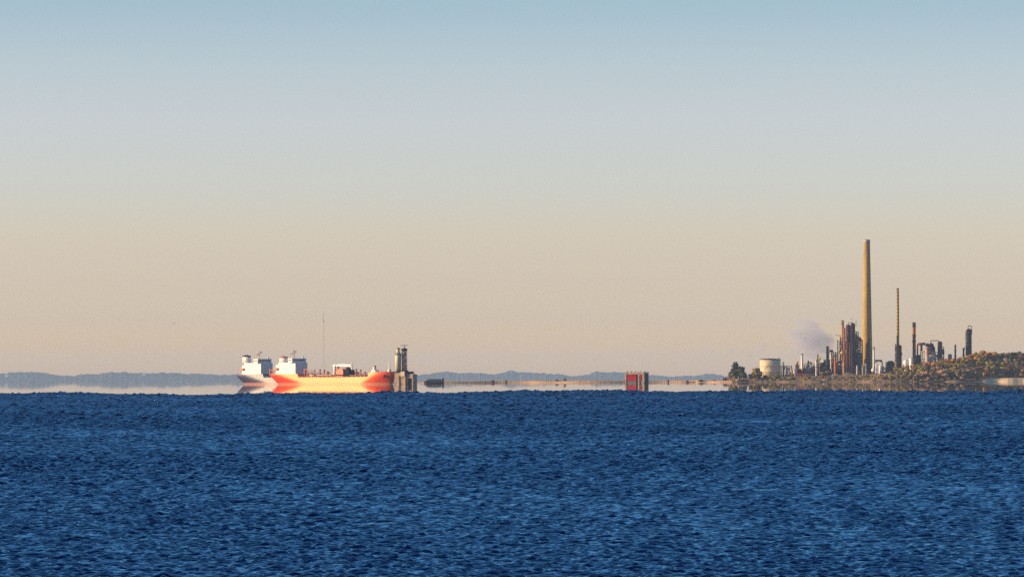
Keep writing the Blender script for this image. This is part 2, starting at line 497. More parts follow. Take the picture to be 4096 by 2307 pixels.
def make_tanker(name, label, loc, hullm, deckm, variant):
    t = empty(name, label, 'tanker ship', loc, -AL, 'tankers moored side by side')
    u_p = (sxl(1187, -11) + SHIP_L / 2) / SHIP_L
    u_f = (sxl(1478, -11) + SHIP_L / 2) / SHIP_L
    hull = hull_mesh(11.0, 7.2, 12.0, u_p, u_f).build('hull', hullm, t)
    d = MB(); d.box(-41, 50, -9.6, 9.6, 7.23, 7.5); d.build('deck', deckm, t)
    # superstructure
    xa, xf = sxl(1105, -9), sxl(1177, -9)
    s_ = MB()
    s_.box(xa, xf, -9, 9, 7.0, 22.4)
    for k in range(1, 6): s_.box(xa - 0.25, xf + 0.35, -9.3, 9.3, 10.9 + 2.3 * k, 11.1 + 2.3 * k)
    sup = s_.build('superstructure', m_white, t)
    for k in range(4):
        for q in range(5):
            w_ = MB(); yy = -6.4 + 3.2 * q; zz = 12.0 + 2.3 * k
            w_.box(xf + 0.0, xf + 0.06, yy - 0.35, yy + 0.35, zz, zz + 0.7); w_.build('window', m_glass, sup)
    br = MB(); br.box(xf - 8, xf - 2.2, -11.5, 9.5, 22.41, 26.4); br.box(xf - 8.5, xf - 1.7, -11.9, 9.9, 26.41, 26.9)
    bro = br.build('bridge', m_white, t)
    bw = MB(); bw.box(xf - 2.2, xf - 2.12, -9.5, 7.5, 24.2, 25.6); bw.build('window', m_glass, bro)
    bw = MB(); bw.box(xf - 7.5, xf - 2.8, -11.58, -11.5, 24.3, 25.5); bw.build('window', m_glass, bro)
    ah = MB(); ah.box(sxl(1095, -8), xa, -8, 8, 10.9, 19.0, 0.0); ah.box(sxl(1097, -6), xa - 0.3, -6.5, 6.5, 19.01, 20.2)
    ah.build('aft_house', m_white, t)
    # lifeboat on its davit
    lb = MB(); lb.sphere((xa - 2, -9.6, 16.0), 1.3, 10, sx=2.6); lbo = lb.build('lifeboat', m_orange, t)
    dv = MB(); dv.tube([(xa, -8.9, 14), (xa, -9.8, 18)], 0.15, 5); dv.build('davit', m_white, lbo)
    dv = MB(); dv.tube([(xa - 4, -8, 14), (xa - 4, -9.8, 18)], 0.15, 5); dv.build('davit', m_white, lbo)
    # funnel
    f0, f1, ft = (sxl(1113), sxl(1139), szl(1428)) if variant == 0 else (sxl(1100), sxl(1127), szl(1421))
    fn = MB(); fn.lathe([(3.9, 0), (3.7, ft - 23.6), (3.5, ft - 22.4)], 16)
    fo = fn.build('funnel', m_white, t, ((f0 + f1) / 2, 0, 22.4))
    fo.scale = (1.35, 1, 1)
    fc = MB(); fc.lathe([(3.7, ft - 22.38), (3.6, ft - 21.0)], 16)
    for k in (-1, 1): fc.tube([(k, 0, ft - 21.1), (k, 0, ft - 20.0)], 0.45, 6)
    fc.build('funnel_cap', m_black if variant else m_deckred, fo)
    # masts and domes on the monkey island
    zt = 26.9
    ms = MB(); mx_ = sxl(1169)
    ms.tube([(mx_, 0, zt), (mx_, 0, szl(1392) if variant == 0 else szl(1407))], 0.75, 8, 0.2)
    ms.tube([(mx_, -3.4, zt + 5.8), (mx_, 3.4, zt + 5.8)], 0.3, 6)
    ms.tube([(mx_ - 1.5, -4.5, zt + 4.4), (mx_ + 0.4, 0, zt + 4.6)], 0.3, 6)
    ms.tube([(mx_, 4.4, zt + 7.6), (mx_, 0, zt + 6.4)], 0.25, 6)
    ms.box(mx_ - 0.4, mx_ + 0.4, -2.2, 2.2, zt + 7.4, zt + 7.9)
    if variant:
        ms.tube([(mx_ - 6, -2, zt), (mx_ - 6, -2, zt + 5)], 0.3, 6); ms.tube([(mx_ - 6, -2, zt + 4), (mx_, 0, zt + 4)], 0.2, 6)
    ms.build('mast', m_palepipe, t)
    dm = MB(); dm.sphere((sxl(1206), 0.5, zt + 1.3), 1.1, 12); dm.tube([(sxl(1206), 0.5, zt), (sxl(1206), 0.5, zt + 0.8)], 0.3, 6); dm.build('radar_dome', m_white, t)
    if variant == 0:
        dm = MB(); dm.sphere((sxl(1150), 0, 24.6), 1.7, 12, sz=1.2); dm.tube([(sxl(1150), 0, 22.4), (sxl(1150), 0, 24)], 0.6, 6); dm.build('radar_dome', m_white, t)
    # cargo piping down the middle of the deck
    pp = MB()
    for yy in (-4.2, -3.0, -1.8, 1.6, 2.8, 4.0): pp.tube([(-40, yy, 9.1 + 0.3 * math.sin(yy)), (47, yy, 9.1 + 0.3 * math.sin(yy))], 0.32, 6)
    ppo = pp.build('cargo_pipes', m_palepipe, t)
    sp = MB()
    for k in range(15): sp.box(-39 + 6 * k, -38.4 + 6 * k, -5, 5, 7.5, 8.7)
    sp.build('pipe_support', m_gear, ppo)
    cw = MB(); cw.box(-45, 50, -0.7, 0.7, 10.4, 10.65)
    for k in range(16): cw.box(-44 + 6 * k, -43.7 + 6 * k, -0.6, 0.6, 7.5, 10.4)
    for yy in (-0.7, 0.7): cw.tube([(-45, yy, 11.6), (50, yy, 11.6)], 0.06, 4)
    cw.build('catwalk', m_gear if variant == 0 else m_deckgreen, t)
    # gear just ahead of the house
    hs = MB(); x0 = sxl(1228)
    hs.tube([(x0, -5, 7.5), (x0, -5, szl(1470))], 0.8, 8); hs.tube([(x0 + 4, -5, 7.5), (x0 + 4, -5, szl(1478))], 0.6, 8)
    hs.tube([(x0, -5, szl(1474)), (x0 + 13, -5, szl(1484))], 0.4, 6); hs.tube([(x0 + 14, -5, 7.5), (x0 + 14, -5, szl(1475))], 0.7, 8)
    hs.box(x0 + 1, x0 + 9, -4, 2, 7.5, 10.8)
    hs.build('hose_crane', m_gear, t)
    if variant == 0:
        # midships crane
        cr = MB(); cx_ = sxl(1342)
        cr.lathe([(1.6, 0), (1.45, 9), (1.3, szl(1462) - 7.5)], 12); cr.box(-1.8, 1.8, -1.6, 1.6, szl(1463) - 7.5, szl(1458) - 7.5)
        cro = cr.build('crane_post', m_white, t, (cx_, -1, 7.5))
        bm = MB(); zt_ = szl(1459) - 7.5; xe = (1410 - 1342) / 3.9 / math.cos(AL)
        bm.box(-1, xe, -0.7, 0.7, zt_ - 1.0, zt_ + 0.9); bm.tube([(1, 0, zt_ + 0.4), (xe * 0.5, 0, zt_ + 1.6), (xe, 0, zt_ + 0.6)], 0.2, 5)
        for k in range(8): bm.box(xe * k / 8, xe * k / 8 + 0.25, -0.8, 0.8, zt_ - 1.1, zt_ + 1.0)
        bm.tube([(xe * 0.98, 0, zt_ - 0.8), (xe * 0.98, 0, zt_ - 4.5)], 0.12, 4); bm.build('crane_boom', m_white, cro)
        rs = MB(); x1 = sxl(1391); rs.box(x1 - 1, x1 + 1, -2, 0.5, 7.5, szl(1466)); rs.box(x1 - 2, x1 + 2, -3, 1.5, szl(1470), szl(1467)); rs.build('boom_rest', m_deckred, t)
        mh = MB(); x1 = sxl(1375); mh.box(x1 - 5, x1 + 5, -6, 4, 7.5, szl(1478)); mh.box(x1 - 4, x1 + 3, -5, 3, szl(1478) + 0.01, szl(1473)); mh.build('manifold_house', m_gear, t)
        wn = MB(); x1 = sxl(1398); wn.box(x1 - 4, x1 + 4, -5, 4, 7.5, szl(1477)); wn.sphere((x1, -1, szl(1478)), 3.2, 10, sz=0.8); wn.build('hose_reel', m_black, t)
    mf = MB()
    for k in range(6): mf.tube([(sxl(1352) + 3 * k, -9.5, 7.6), (sxl(1352) + 3 * k, -9.5, 9.8), (sxl(1352) + 3 * k, -5, 9.8)], 0.45, 6)
    mf.build('manifold', m_deckred, t)
    for px_, py_ in ((1428, 1475), (1446, 1477), (1464, 1486), (1310, 1484)):
        vn = MB(); vn.tube([(sxl(px_, -4), -4, 7.5), (sxl(px_, -4), -4, szl(py_))], 0.65, 8); vn.lathe([(1.1, szl(py_) - 1.2), (0.9, szl(py_) + 0.3)], 8, (sxl(px_, -4), -4)); vn.build('vent_post', m_deckred, t)
    # forecastle
    wd = MB(); x1 = sxl(1505); wd.box(x1 - 2.5, x1 + 2.5, -3, 3, 12.2, 14.6); wd.lathe([(2.2, 14.4), (1.5, 17.4), (0.7, 18.6)], 10, (x1, -1)); wd.build('windlass', m_white if variant == 0 else m_gear, t)
    wc = MB(); wc.sphere((x1 + 0.3, -1, 18.0), 1.4, 8); wc.build('fan_cowl', m_deckred, t)
    fm = MB(); x1 = sxl(1563); fm.tube([(x1, 0, 12.3), (x1, 0, 17), (x1, 0, szl(1443))], 1.0, 8, 0.45); fm.lathe([(2.2, 12.3), (1.5, 15.4)], 8, (x1, 0)); fm.build('foremast', m_white, t)
    for k in range(6): bl = MB(); bl.lathe([(0.45, 12.2), (0.6, 13.5)], 8, (sxl(1500, -7) + 5 * k, -7.0 + 0.55 * k)); bl.build('bollard', m_deckred, t)
    an = MB(); ax = sxl(1545, -7.6); an.sphere((ax, -7.9, 8.7), 1.2, 10); an.tube([(ax, -8.9, 9.2), (ax, -8.6, 6.6)], 0.35, 6); an.tube([(ax - 1.3, -8.7, 7.4), (ax, -8.8, 6.4), (ax + 1.3, -8.7, 7.4)], 0.3, 6); an.build('anchor', m_black, t)
    for k in range(2):
        rl = MB(); zr = (8.2, 13.4)[k]; x0, x1 = ((-44, 50), (sxl(1484, -10), 70))[k]
        rl.tube([(x0, -10.4 if k == 0 else -9.0, zr), (x1, -10.4 if k == 0 else -6.0, zr + k * 0.4)], 0.07, 4)
        n_ = 16 if k == 0 else 6
        for q in range(n_):
            f = q / (n_ - 1); rl.box(x0 + (x1 - x0) * f - 0.06, x0 + (x1 - x0) * f + 0.06, -10.4 + k * (1.4 + 3 * f) - 0.06, -10.4 + k * (1.4 + 3 * f) + 0.06, zr - 1.1, zr)
        rl.build('railing', m_white, t)
    return t

D1 = 5000.0
cx1 = WX(1068, D1) + SHIP_L / 2 * math.cos(AL) + SHIP_B / 2 * math.sin(AL)
make_tanker('tanker_ship', 'bright orange-red tanker with white superstructure and deck crane, nearer of the two ships', (cx1, D1, 0), m_red, m_deckred, 0)
D2 = 5120.0
cx2 = WX(932, D2) + SHIP_L / 2 * math.cos(AL) + SHIP_B / 2 * math.sin(AL)
make_tanker('tanker_ship', 'navy hulled tanker with black-topped white funnel, behind the orange-red ship', (cx2, D2, 0), m_navy, m_deckgreen, 1)

# ================================================================ loading pier off the bow
m_conc = material('pier_concrete', (0.42, 0.30, 0.21), rough=0.9, spec=0.2, var=0.35, scale=0.35, col2=(0.20, 0.14, 0.12))
m_cream = material('cream_steel', (0.52, 0.44, 0.31), rough=0.55, spec=0.2, var=0.07, scale=0.3, stretch=(1, 1, 0.15))
m_greyst = material('grey_steel', (0.19, 0.165, 0.16), rough=0.7, spec=0.2, var=0.45, scale=0.5)
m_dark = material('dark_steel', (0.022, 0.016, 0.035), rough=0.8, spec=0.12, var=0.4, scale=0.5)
DP = 4890.0
sP = DP / FPX
def pz(py, D): return WZ(1500, py, D) if False else (1514 + FPX * CAM_H / D - py) / FPX * D
pier = empty('loading_pier', 'weathered concrete pier block with dark arch, beside the red bow', 'pier', (WX(1622, DP), DP, 0), R(-24))
pier.scale = (0.86, 0.8, 1)
def lx(px, D, px0): return (px - px0) / FPX * D
pb = MB(); pb.box(lx(1577, DP, 1622), lx(1633, DP, 1622), -7, 9, -1, pz(1489, DP), 0.0)
pb.box(lx(1579, DP, 1622), lx(1604, DP, 1622), -8.2, -7.01, -1, pz(1501, DP), 0.2)
pb.build('pier_block', m_conc, pier)
p2 = MB()
# right block with an arched opening
xs0, xs1 = lx(1634, DP, 1622), lx(1669, DP, 1622)
zt2 = pz(1492, DP)
n = 10
ac, ar = (xs0 + xs1) / 2 + 0.4, 2.7
front = []
p2.box(xs0, ac - ar, -5, 7, -1, zt2 - 0.2); p2.box(ac + ar, xs1, -5, 7, -1, zt2 - 1.0)
p2.box(ac - ar, ac + ar, -4.9, 7.05, pz(1511, DP), zt2 - 0.5)
p2.build('pier_wing', m_conc, pier)
p3 = MB(); p3.box(ac - ar, ac + ar, -3.5, 6.9, -1, pz(1511, DP) - 0.02); p3.build('arch_shade_fill', m_dark, pier)  # near-black infill puts the shade inside the opening into the colour
p4 = MB(); p4.box(xs0 + 0.3, lx(1655, DP, 1622), -4, 6, zt2 - 0.19, pz(1484, DP)); p4.build('winch_house', m_dark, pier)
p5 = MB(); p5.box(lx(1611, DP, 1622), lx(1631, DP, 1622), -8.3, -7.02, pz(1503, DP), pz(1484, DP)); p5.build('fender_panel', m_cream, pier)
p6 = MB(); p6.box(lx(1576, DP, 1622), lx(1633, DP, 1622), -6.8, 8.5, pz(1489, DP) + 0.01, pz(1486, DP)); p6.box(lx(1582, DP, 1622), lx(1626, DP, 1622), -4, 6, pz(1486, DP) + .01, pz(1479, DP))
for k in range(12): p6.box(lx(1577, DP, 1622) + 1.2 * k, lx(1577, DP, 1622) + 1.2 * k + 0.1, -6.8, -6.7, pz(1486, DP) + .01, pz(1481, DP))
p6.build('deck_frame', m_dark, pier)

def tower(label, px0, px1, parts_, base_py, mat, ringmat, px_off=0):
    pc = (px0 + px1) / 2
    t = empty('loading_tower', label, 'tower', (WX(pc, DP), DP, pz(base_py, DP) + 0.02), 0, 'loading towers on the pier')
    r0 = (px1 - px0) / 2 * sP
    b0 = pz(base_py, DP)
    body = MB(); body.lathe([(r0, 0)] + [(r_ * sP, pz(py, DP) - b0) for r_, py in parts_], 20); body.build('shell', mat, t)
    return t, b0
tA, b0 = tower('cream-lit stubby silo tower with stepped neck, standing nearest the bow', 1581, 1604, [(12.5, 1418), (8, 1414), (6.5, 1402), (6, 1392)], 1479, m_cream, m_greyst)
for nm, rr, z0, z1, mt in (('platform', 13, 1418, 1413, m_greyst), ('platform', 9, 1394, 1390, m_gear)):
    q = MB(); q.lathe([(rr * sP, pz(z0, DP) - b0), (rr * sP, pz(z1, DP) - b0)], 16); q.build(nm, mt, tA)
q = MB(); 
for k in range(10): q.tube([(13 * sP * math.cos(k * .63), 13 * sP * math.sin(k * .63), pz(1413, DP) - b0), (13 * sP * math.cos(k * .63), 13 * sP * math.sin(k * .63), pz(1408, DP) - b0)], 0.12, 4)
q.lathe([(13 * sP - .1, pz(1408, DP) - b0 - .1), (13 * sP + .1, pz(1408, DP) - b0 - .1), (13 * sP + .1, pz(1408, DP) - b0 + .1), (13 * sP - .1, pz(1408, DP) - b0 + .1)], 20, cap=False); q.build('railing', m_greyst, tA)
tB, b0 = tower('tallest grey lattice-clad loading tower with T-shaped crossarm on top', 1608, 1627, [(9.5, 1440), (9.0, 1400), (6, 1390)], 1479, m_greyst, m_dark)
q = MB(); q.lathe([(12 * sP, pz(1401, DP) - b0), (12.5 * sP, pz(1393, DP) - b0)], 14); q.build('platform', m_dark, tB)
q = MB(); q.tube([(0, 0, pz(1392, DP) - b0), (0, 0, pz(1381, DP) - b0)], 0.4, 6); q.box(-15 * sP, 14 * sP, -0.5, 0.5, pz(1381, DP) - b0, pz(1379, DP) - b0); q.build('crossarm', m_greyst, tB)
q = MB()
for k in range(6): q.box(-10.5 * sP, 10.5 * sP, -10.5 * sP, 10.5 * sP, 3 + 3.2 * k, 3.3 + 3.2 * k)
for sx_, sy_ in ((-1, -1), (1, -1), (1, 1), (-1, 1)): q.tube([(sx_ * 10.4 * sP, sy_ * 10.4 * sP, 0), (sx_ * 10.4 * sP, sy_ * 10.4 * sP, 20)], 0.2, 5)
for k in range(6):
    s1 = 1 if k % 2 else -1
    q.tube([(-s1 * 10.4 * sP, -10.5 * sP, 0.2 + 3.2 * k), (s1 * 10.4 * sP, -10.5 * sP, 3 + 3.2 * k)], 0.15, 4)
q.build('lattice_frame', m_cream, tB)

# ================================================================ low blue barge
m_blue = material('slate_blue_paint', (0.05, 0.09, 0.17), rough=0.8, var=0.4, scale=0.4)
DB = 5950.0; sB = DB / FPX
bg_ = empty('barge', 'low slate-blue covered barge with rounded ends on the pale water', 'barge', (WX(1737, DB), DB, 0))
q = MB(); vs = []; fs = []
hst = [(-42, 0.4, 2.9), (-38, 2.2, 2.5), (-30, 3.6, 2.2), (0, 4.2, 2.0), (32, 4.2, 2.0), (40, 3.9, 2.3)]
for xx, hb, ht in hst: vs += [(xx * sB, -hb, ht), (xx * sB * .95, -hb * .8, -0.6), (xx * sB * .95, hb * .8, -0.6), (xx * sB, hb, ht)]
for j in range(5):
    for i in range(4): fs.append((j * 4 + i, (j + 1) * 4 + i, (j + 1) * 4 + (i + 1) % 4, j * 4 + (i + 1) % 4))
fs += [(0, 1, 2, 3), (23, 22, 21, 20)]
q.add(vs, fs); q.build('hull', m_dark, bg_)
q = MB(); q.box(31 * sB, 39 * sB, -3, 3, 2.35, 5.7); q.box(30 * sB, 39.5 * sB, -3.3, 3.3, 5.71, 6.0); q.build('wheelhouse', m_dark, bg_)
q = MB(); vs = []; fs = []
nn = 14
for j, xx in enumerate((-34, -29, -20, 0, 18, 27, 30)):
    hz_ = (3.4, 4.9, 5.4, 5.5, 5.4, 4.9, 3.6)[j]
    for i in range(nn + 1):
        a = math.pi * i / nn
        vs.append((xx * sB, -3.8 * math.cos(a), 2.21 + (hz_ - 2.2) * math.sin(a) ** 0.6))
for j in range(6):
    for i in range(nn): fs.append((j * (nn + 1) + i, j * (nn + 1) + i + 1, (j + 1) * (nn + 1) + i + 1, (j + 1) * (nn + 1) + i))
fs.append(tuple(range(nn + 1))); fs.append(tuple(6 * (nn + 1) + i for i in reversed(range(nn + 1))))
q.add(vs, fs); q.build('hold_cover', m_blue, bg_)
for k in range(5):
    q = MB(); xx = (-26 + 13 * k) * sB; q.box(xx - 0.3, xx + 0.3, -4.1, -3.8, 1.5, 4.8); q.build('rib', m_dark, bg_)

# ================================================================ red and concrete mooring block
m_pier2 = material('sandy_concrete', (0.52, 0.38, 0.24), rough=0.9, spec=0.2, var=0.45, scale=0.4, col2=(0.20, 0.15, 0.12))
m_crim = material('crimson_panel', (0.50, 0.004, 0.015), rough=0.7, spec=0.1, var=0.5, scale=0.25)
DRB = 5600.0; sR = DRB / FPX
mo = empty('mooring_block', 'square crimson and sandy concrete mooring block standing alone in the pale water', 'mooring block', (WX(2547, DRB), DRB, 0), R(-16))
zT = pz(1489, DRB)
hw = 40 * sR
def slab(nm, x0, x1, y0, y1, z0, z1, m): q = MB(); q.box(x0, x1, y0, y1, z0, z1); return q.build(nm, m, mo)
slab('core', -hw + .5, hw - .5, -9.4, 10, -1, zT - 2.6, m_greyst)
slab('cap_slab', -hw, hw, -10, 10.5, zT - 2.59, zT, m_pier2)
for x0, x1 in ((-hw, -hw + 1.6), (4.2, 5.6), (hw - 2.4, hw)): slab('pillar', x0, x1, -10, -9.41, -1, zT - 2.6, m_pier2)
slab('crimson_panel', -hw + 2.6, 1.5, -9.8, -9.41, 2.6, zT - 3.0, m_crim)
slab('crimson_panel', 6.2, hw - 3.4, -9.8, -9.41, 3.4, zT - 2.8, m_crim)
slab('flank_shade_slab', hw - 0.49, hw + 0.1, -9.3, 9.3, -1, zT - 2.62, m_dark)  # dark slab paints the shade on the block's right side
for k in range(5): q = MB(); q.lathe([(0.5, zT), (0.7, zT + 1.1)], 8, (-hw + 2 + k * 5.2, -7)); q.build('bollard', m_dark, mo)
slab('ladder', 1.9, 2.5, -9.9, -9.5, 0, zT - 2.7, m_dark)

# ================================================================ distant mast
DM = 14000.0
ma = empty('radio_mast', 'very tall hair-thin radio mast rising faintly behind the orange-red ship', 'radio mast', (WX(1295, DM), DM, 0))
q = MB(); zt = (1514 - 1232) / FPX * DM
for k in range(3):
    a = k * 2.094
    q.tube([(0.8 * math.cos(a), 0.8 * math.sin(a), 0), (0.8 * math.cos(a), 0.8 * math.sin(a), zt - 30)], 0.16, 4)
for k in range(60):
    a, b_ = k * 2.094, (k + 1) * 2.094
    q.tube([(0.8 * math.cos(a), 0.8 * math.sin(a), 3 * k), (0.8 * math.cos(b_), 0.8 * math.sin(b_), 3 * k + 3)], 0.1, 3)
q.build('lattice', m_greyst, ma)
q = MB(); q.tube([(0, 0, zt - 30), (0, 0, zt)], 0.5, 6, 0.2); q.lathe([(1.2, zt - 34), (1.2, zt - 28)], 8); q.build('antenna', m_greyst, ma)

# ================================================================ far shore specks
for px_, py_, w_, h_, lab in ((2081, 1500, 3.5, 9, 'tiny pale silo on the far hills, right of the second hump'), (1848, 1501, 5, 5, 'tiny pale round tank low on the far hills'),
                              (25, 1492, 14, 8, 'faint pinkish tower block on the far shore at the left edge'), (574, 1486, 12, 9, 'faint pinkish building on the crest of the left far shore')):
    DD_ = 39700.0
    t = empty('far_building', lab, 'building', (WX(px_, DD_), DD_, pz(py_ + h_ + 3, DD_)), 0, 'pale buildings on the far shore')
    s_ = DD_ / FPX
    q = MB(); q.box(-w_ / 2 * s_, w_ / 2 * s_, -8, 8, 0, (h_ + 3) * s_); q.build('wall', m_white, t)
    q = MB(); q.box(-w_ / 2.4 * s_, w_ / 2.4 * s_, -7, 7, (h_ + 3) * s_ + .01, (h_ + 4) * s_); q.build('roof', m_cream, t)

# ================================================================ headland
m_scrub = material('scrub_ground', (0.42, 0.26, 0.16), rough=1.0, spec=0.0, scale=0.06, col2=(0.19, 0.15, 0.06), stretch=(1, 0.3, 1))
m_sand = material('beach_sand', (0.56, 0.43, 0.29), rough=1.0, spec=0.0, scale=0.1, var=0.25)
GP = [(2893, 1527), (2905, 1519), (2950, 1517), (3000, 1517), (3040, 1511), (3200, 1508), (3340, 1503), (3480, 1500), (3560, 1494), (3640, 1484),
      (3700, 1476), (3780, 1464), (3860, 1455), (3940, 1444), (4100, 1446), (4400, 1446), (5400, 1450)]
DS = 6500.0
def plateau(px):
    py = np.interp(px, [p[0] for p in GP], [p[1] for p in GP])
    return (1514 + FPX * CAM_H / 6780.0 - py) / FPX * 6780.0
def px_at(x, D): return 2048 + FPX * x / D
def ground(px, D):
    t = min(1.0, max(0.0, (D - DS) / 250.0))
    low = min(1.0, max(0.0, (D - DS) / 26.0)) * 1.6
    t = t * t * (3 - 2 * t)
    return low + (plateau(px) - 1.6) * t
pxs = list(range(2893, 4300, 8)) + list(range(4300, 5500, 60))
dls = [-6, 0, 8, 16, 26, 45, 70, 100, 130, 160, 190, 220, 250, 300, 450, 700]
rg = random.Random(11)
vs, fs = [], []
for dl in dls:
    for px_ in pxs:
        shore = 14 * math.sin(px_ * 0.021) + 9 * math.sin(px_ * 0.057 + 1)
        D_ = DS + dl + shore * max(0, 1 - dl / 200.0)
        z = -0.6 if dl < 0 else ground(px_, DS + dl) + (rg.uniform(-0.25, 0.35) if 0 < dl else 0)
        if px_ < 2896: z = -0.6
        vs.append((lx(px_, D_, 2048), D_, z))
nn = len(pxs)
for j in range(len(dls) - 1):
    for i in range(nn - 1): fs.append((j * nn + i, j * nn + i + 1, (j + 1) * nn + i + 1, (j + 1) * nn + i))
q = MB(); q.add(vs, fs); o = q.build('ground', m_scrub); tag(o, 'scrubby tan and olive headland rising to the right', kind='structure')
vs, fs = [], []
bp = list(range(3930, 5400, 20))
for j, (dl, z) in enumerate(((-3, -0.5), (3, 0.9), (12, 2.6), (24, 4.4), (40, 4.6))):
    for px_ in bp:
        shore = 14 * math.sin(px_ * 0.021) + 9 * math.sin(px_ * 0.057 + 1)
        D_ = DS - 14 + dl + shore
        vs.append((lx(px_, D_, 2048), D_, z * (1 if px_ > 3940 else 0.2)))
for j in range(4):
    for i in range(len(bp) - 1): fs.append((j * len(bp) + i, j * len(bp) + i + 1, (j + 1) * len(bp) + i + 1, (j + 1) * len(bp) + i))
q = MB(); q.add(vs, fs); o = q.build('beach', m_sand); tag(o, 'pale sand beach at the foot of the wood, right edge', kind='structure')

# sandy reed spit running out to the left
m_reed = material('dry_reeds', (0.72, 0.44, 0.22), rough=1.0, spec=0.0, scale=0.05, col2=(0.42, 0.26, 0.17), stretch=(1, 0.2, 0.3))
vs, fs = [], []
pr = list(range(1655, 2930, 3))
kn = [rg.uniform(0, 1) for _ in range(500)]
for j, (dl, k) in enumerate(((0, 0.0), (3, 0.75), (14, 1.0), (30, 0.9), (45, 0.0))):
    for i, px_ in enumerate(pr):
        h = (2.45 + 0.35 * kn[i % 500] + 0.35 * math.sin(px_ * 0.03)) * min(1, (px_ - 1650) / 90.0)
        D_ = 6420 + dl + 10 * math.sin(px_ * 0.01)
        vs.append((lx(px_, D_, 2048), D_, -0.4 + (h + 0.4) * k))
for j in range(4):
    for i in range(len(pr) - 1): fs.append((j * len(pr) + i, j * len(pr) + i + 1, (j + 1) * len(pr) + i + 1, (j + 1) * len(pr) + i))
q = MB(); q.add(vs, fs); o = q.build('reeds', m_reed); tag(o, 'long low spit of tan dry reeds across the pale water', kind='stuff')

# ================================================================ trees and bushes
def leaf_mat(name, c1, c2):
    m = material(name, c1, rough=0.9, spec=0.1, scale=0.9, col2=c2)
    return m
LM = {'dark green': leaf_mat('leaves_dark_green', (0.07, 0.08, 0.02), (0.025, 0.035, 0.02)),
      'olive': leaf_mat('leaves_olive', (0.36, 0.26, 0.05), (0.18, 0.14, 0.035)),
      'yellow-green': leaf_mat('leaves_yellow_green', (0.36, 0.33, 0.04), (0.20, 0.18, 0.03)),
      'orange': leaf_mat('leaves_orange', (0.80, 0.38, 0.04), (0.50, 0.22, 0.03)),
      'rust brown': leaf_mat('leaves_rust', (0.36, 0.19, 0.06), (0.19, 0.10, 0.045)),
      'grey-brown': leaf_mat('leaves_grey_brown', (0.34, 0.22, 0.12), (0.18, 0.12, 0.08)),
      'purplish brown': leaf_mat('leaves_purple', (0.18, 0.09, 0.08), (0.09, 0.05, 0.055)),
      'pinkish tan': leaf_mat('leaves_pink_tan', (0.60, 0.36, 0.22), (0.40, 0.24, 0.14))}
m_bark = material('bark', (0.10, 0.075, 0.06), rough=0.95, var=0.4, scale=2.0)

def crown_mesh(seed, lobes, n, size, flat=1.0):
    r_ = random.Random(seed)
    vs, fs = [], []
    for k in range(n):
        lb = r_.choice(lobes)
        while True:
            p = Vector((r_.uniform(-1, 1), r_.uniform(-1, 1), r_.uniform(-1, 1)))
            if 0.35 < p.length < 1: break
        if r_.random() < 0.7: p = p.normalized() * r_.uniform(0.75, 1.08)
        c = Vector(lb[:3]) + p * lb[3]
        c.z = max(c.z, 0.02)
        a = Vector((r_.uniform(-1, 1), r_.uniform(-1, 1), r_.uniform(-1, 1))).normalized()
        b_ = a.cross(p).normalized() if a.cross(p).length > 1e-3 else a.orthogonal()
        s_ = size * r_.uniform(0.6, 1.4)
        i = len(vs)
        vs += [tuple(c - a * s_ - b_ * s_ * .6), tuple(c + a * s_ - b_ * s_ * .4), tuple(c + a * s_ * .7 + b_ * s_), tuple(c - a * s_ * .8 + b_ * s_ * .7)]
        fs.append((i, i + 1, i + 2, i + 3))
    me = bpy.data.meshes.new('crown')
    me.from_pydata(vs, [], fs)
    me.materials.append(LM['olive'])
    return me
# unit trees: height 1, base at 0
CR = []
for k in range(7):
    r_ = random.Random(100 + k)
    lobes = [(r_.uniform(-.10, .10), r_.uniform(-.1, .1), 0.52, 0.26)]
    for _ in range(7):
        z = r_.uniform(0.20, 0.80)
        w_ = 0.30 * (1.15 - abs(z - 0.42) * 1.3)
        lobes.append((r_.uniform(-1, 1) * w_, r_.uniform(-1, 1) * w_, z, r_.uniform(0.14, 0.21)))
    CR.append(crown_mesh(k, lobes, 620, 0.060))
SH = []
for k in range(5):
    r_ = random.Random(300 + k)
    lobes = [(r_.uniform(-.55, .55), r_.uniform(-.4, .4), r_.uniform(0.25, 0.55), r_.uniform(0.3, 0.46)) for _ in range(6)]
    SH.append(crown_mesh(50 + k, lobes, 240, 0.10))
def trunk_mesh():
    q = MB(); q.tube([(0, 0, -0.04), (0.01, 0, 0.2), (-0.01, 0, 0.45), (0, 0, 0.75)], 0.032, 7, 0.008)
    for a, z in ((0.4, .25), (2.3, .32), (4.2, .38), (5.4, .46)):
        q.tube([(0, 0, z), (0.12 * math.cos(a), 0.12 * math.sin(a), z + 0.13), (0.2 * math.cos(a), 0.2 * math.sin(a), z + 0.3)], 0.014, 5, 0.004)
    o = q.build('trunk', m_bark); me = o.data; bpy.data.objects.remove(o); return me
TR = trunk_mesh()
PLANTS = []
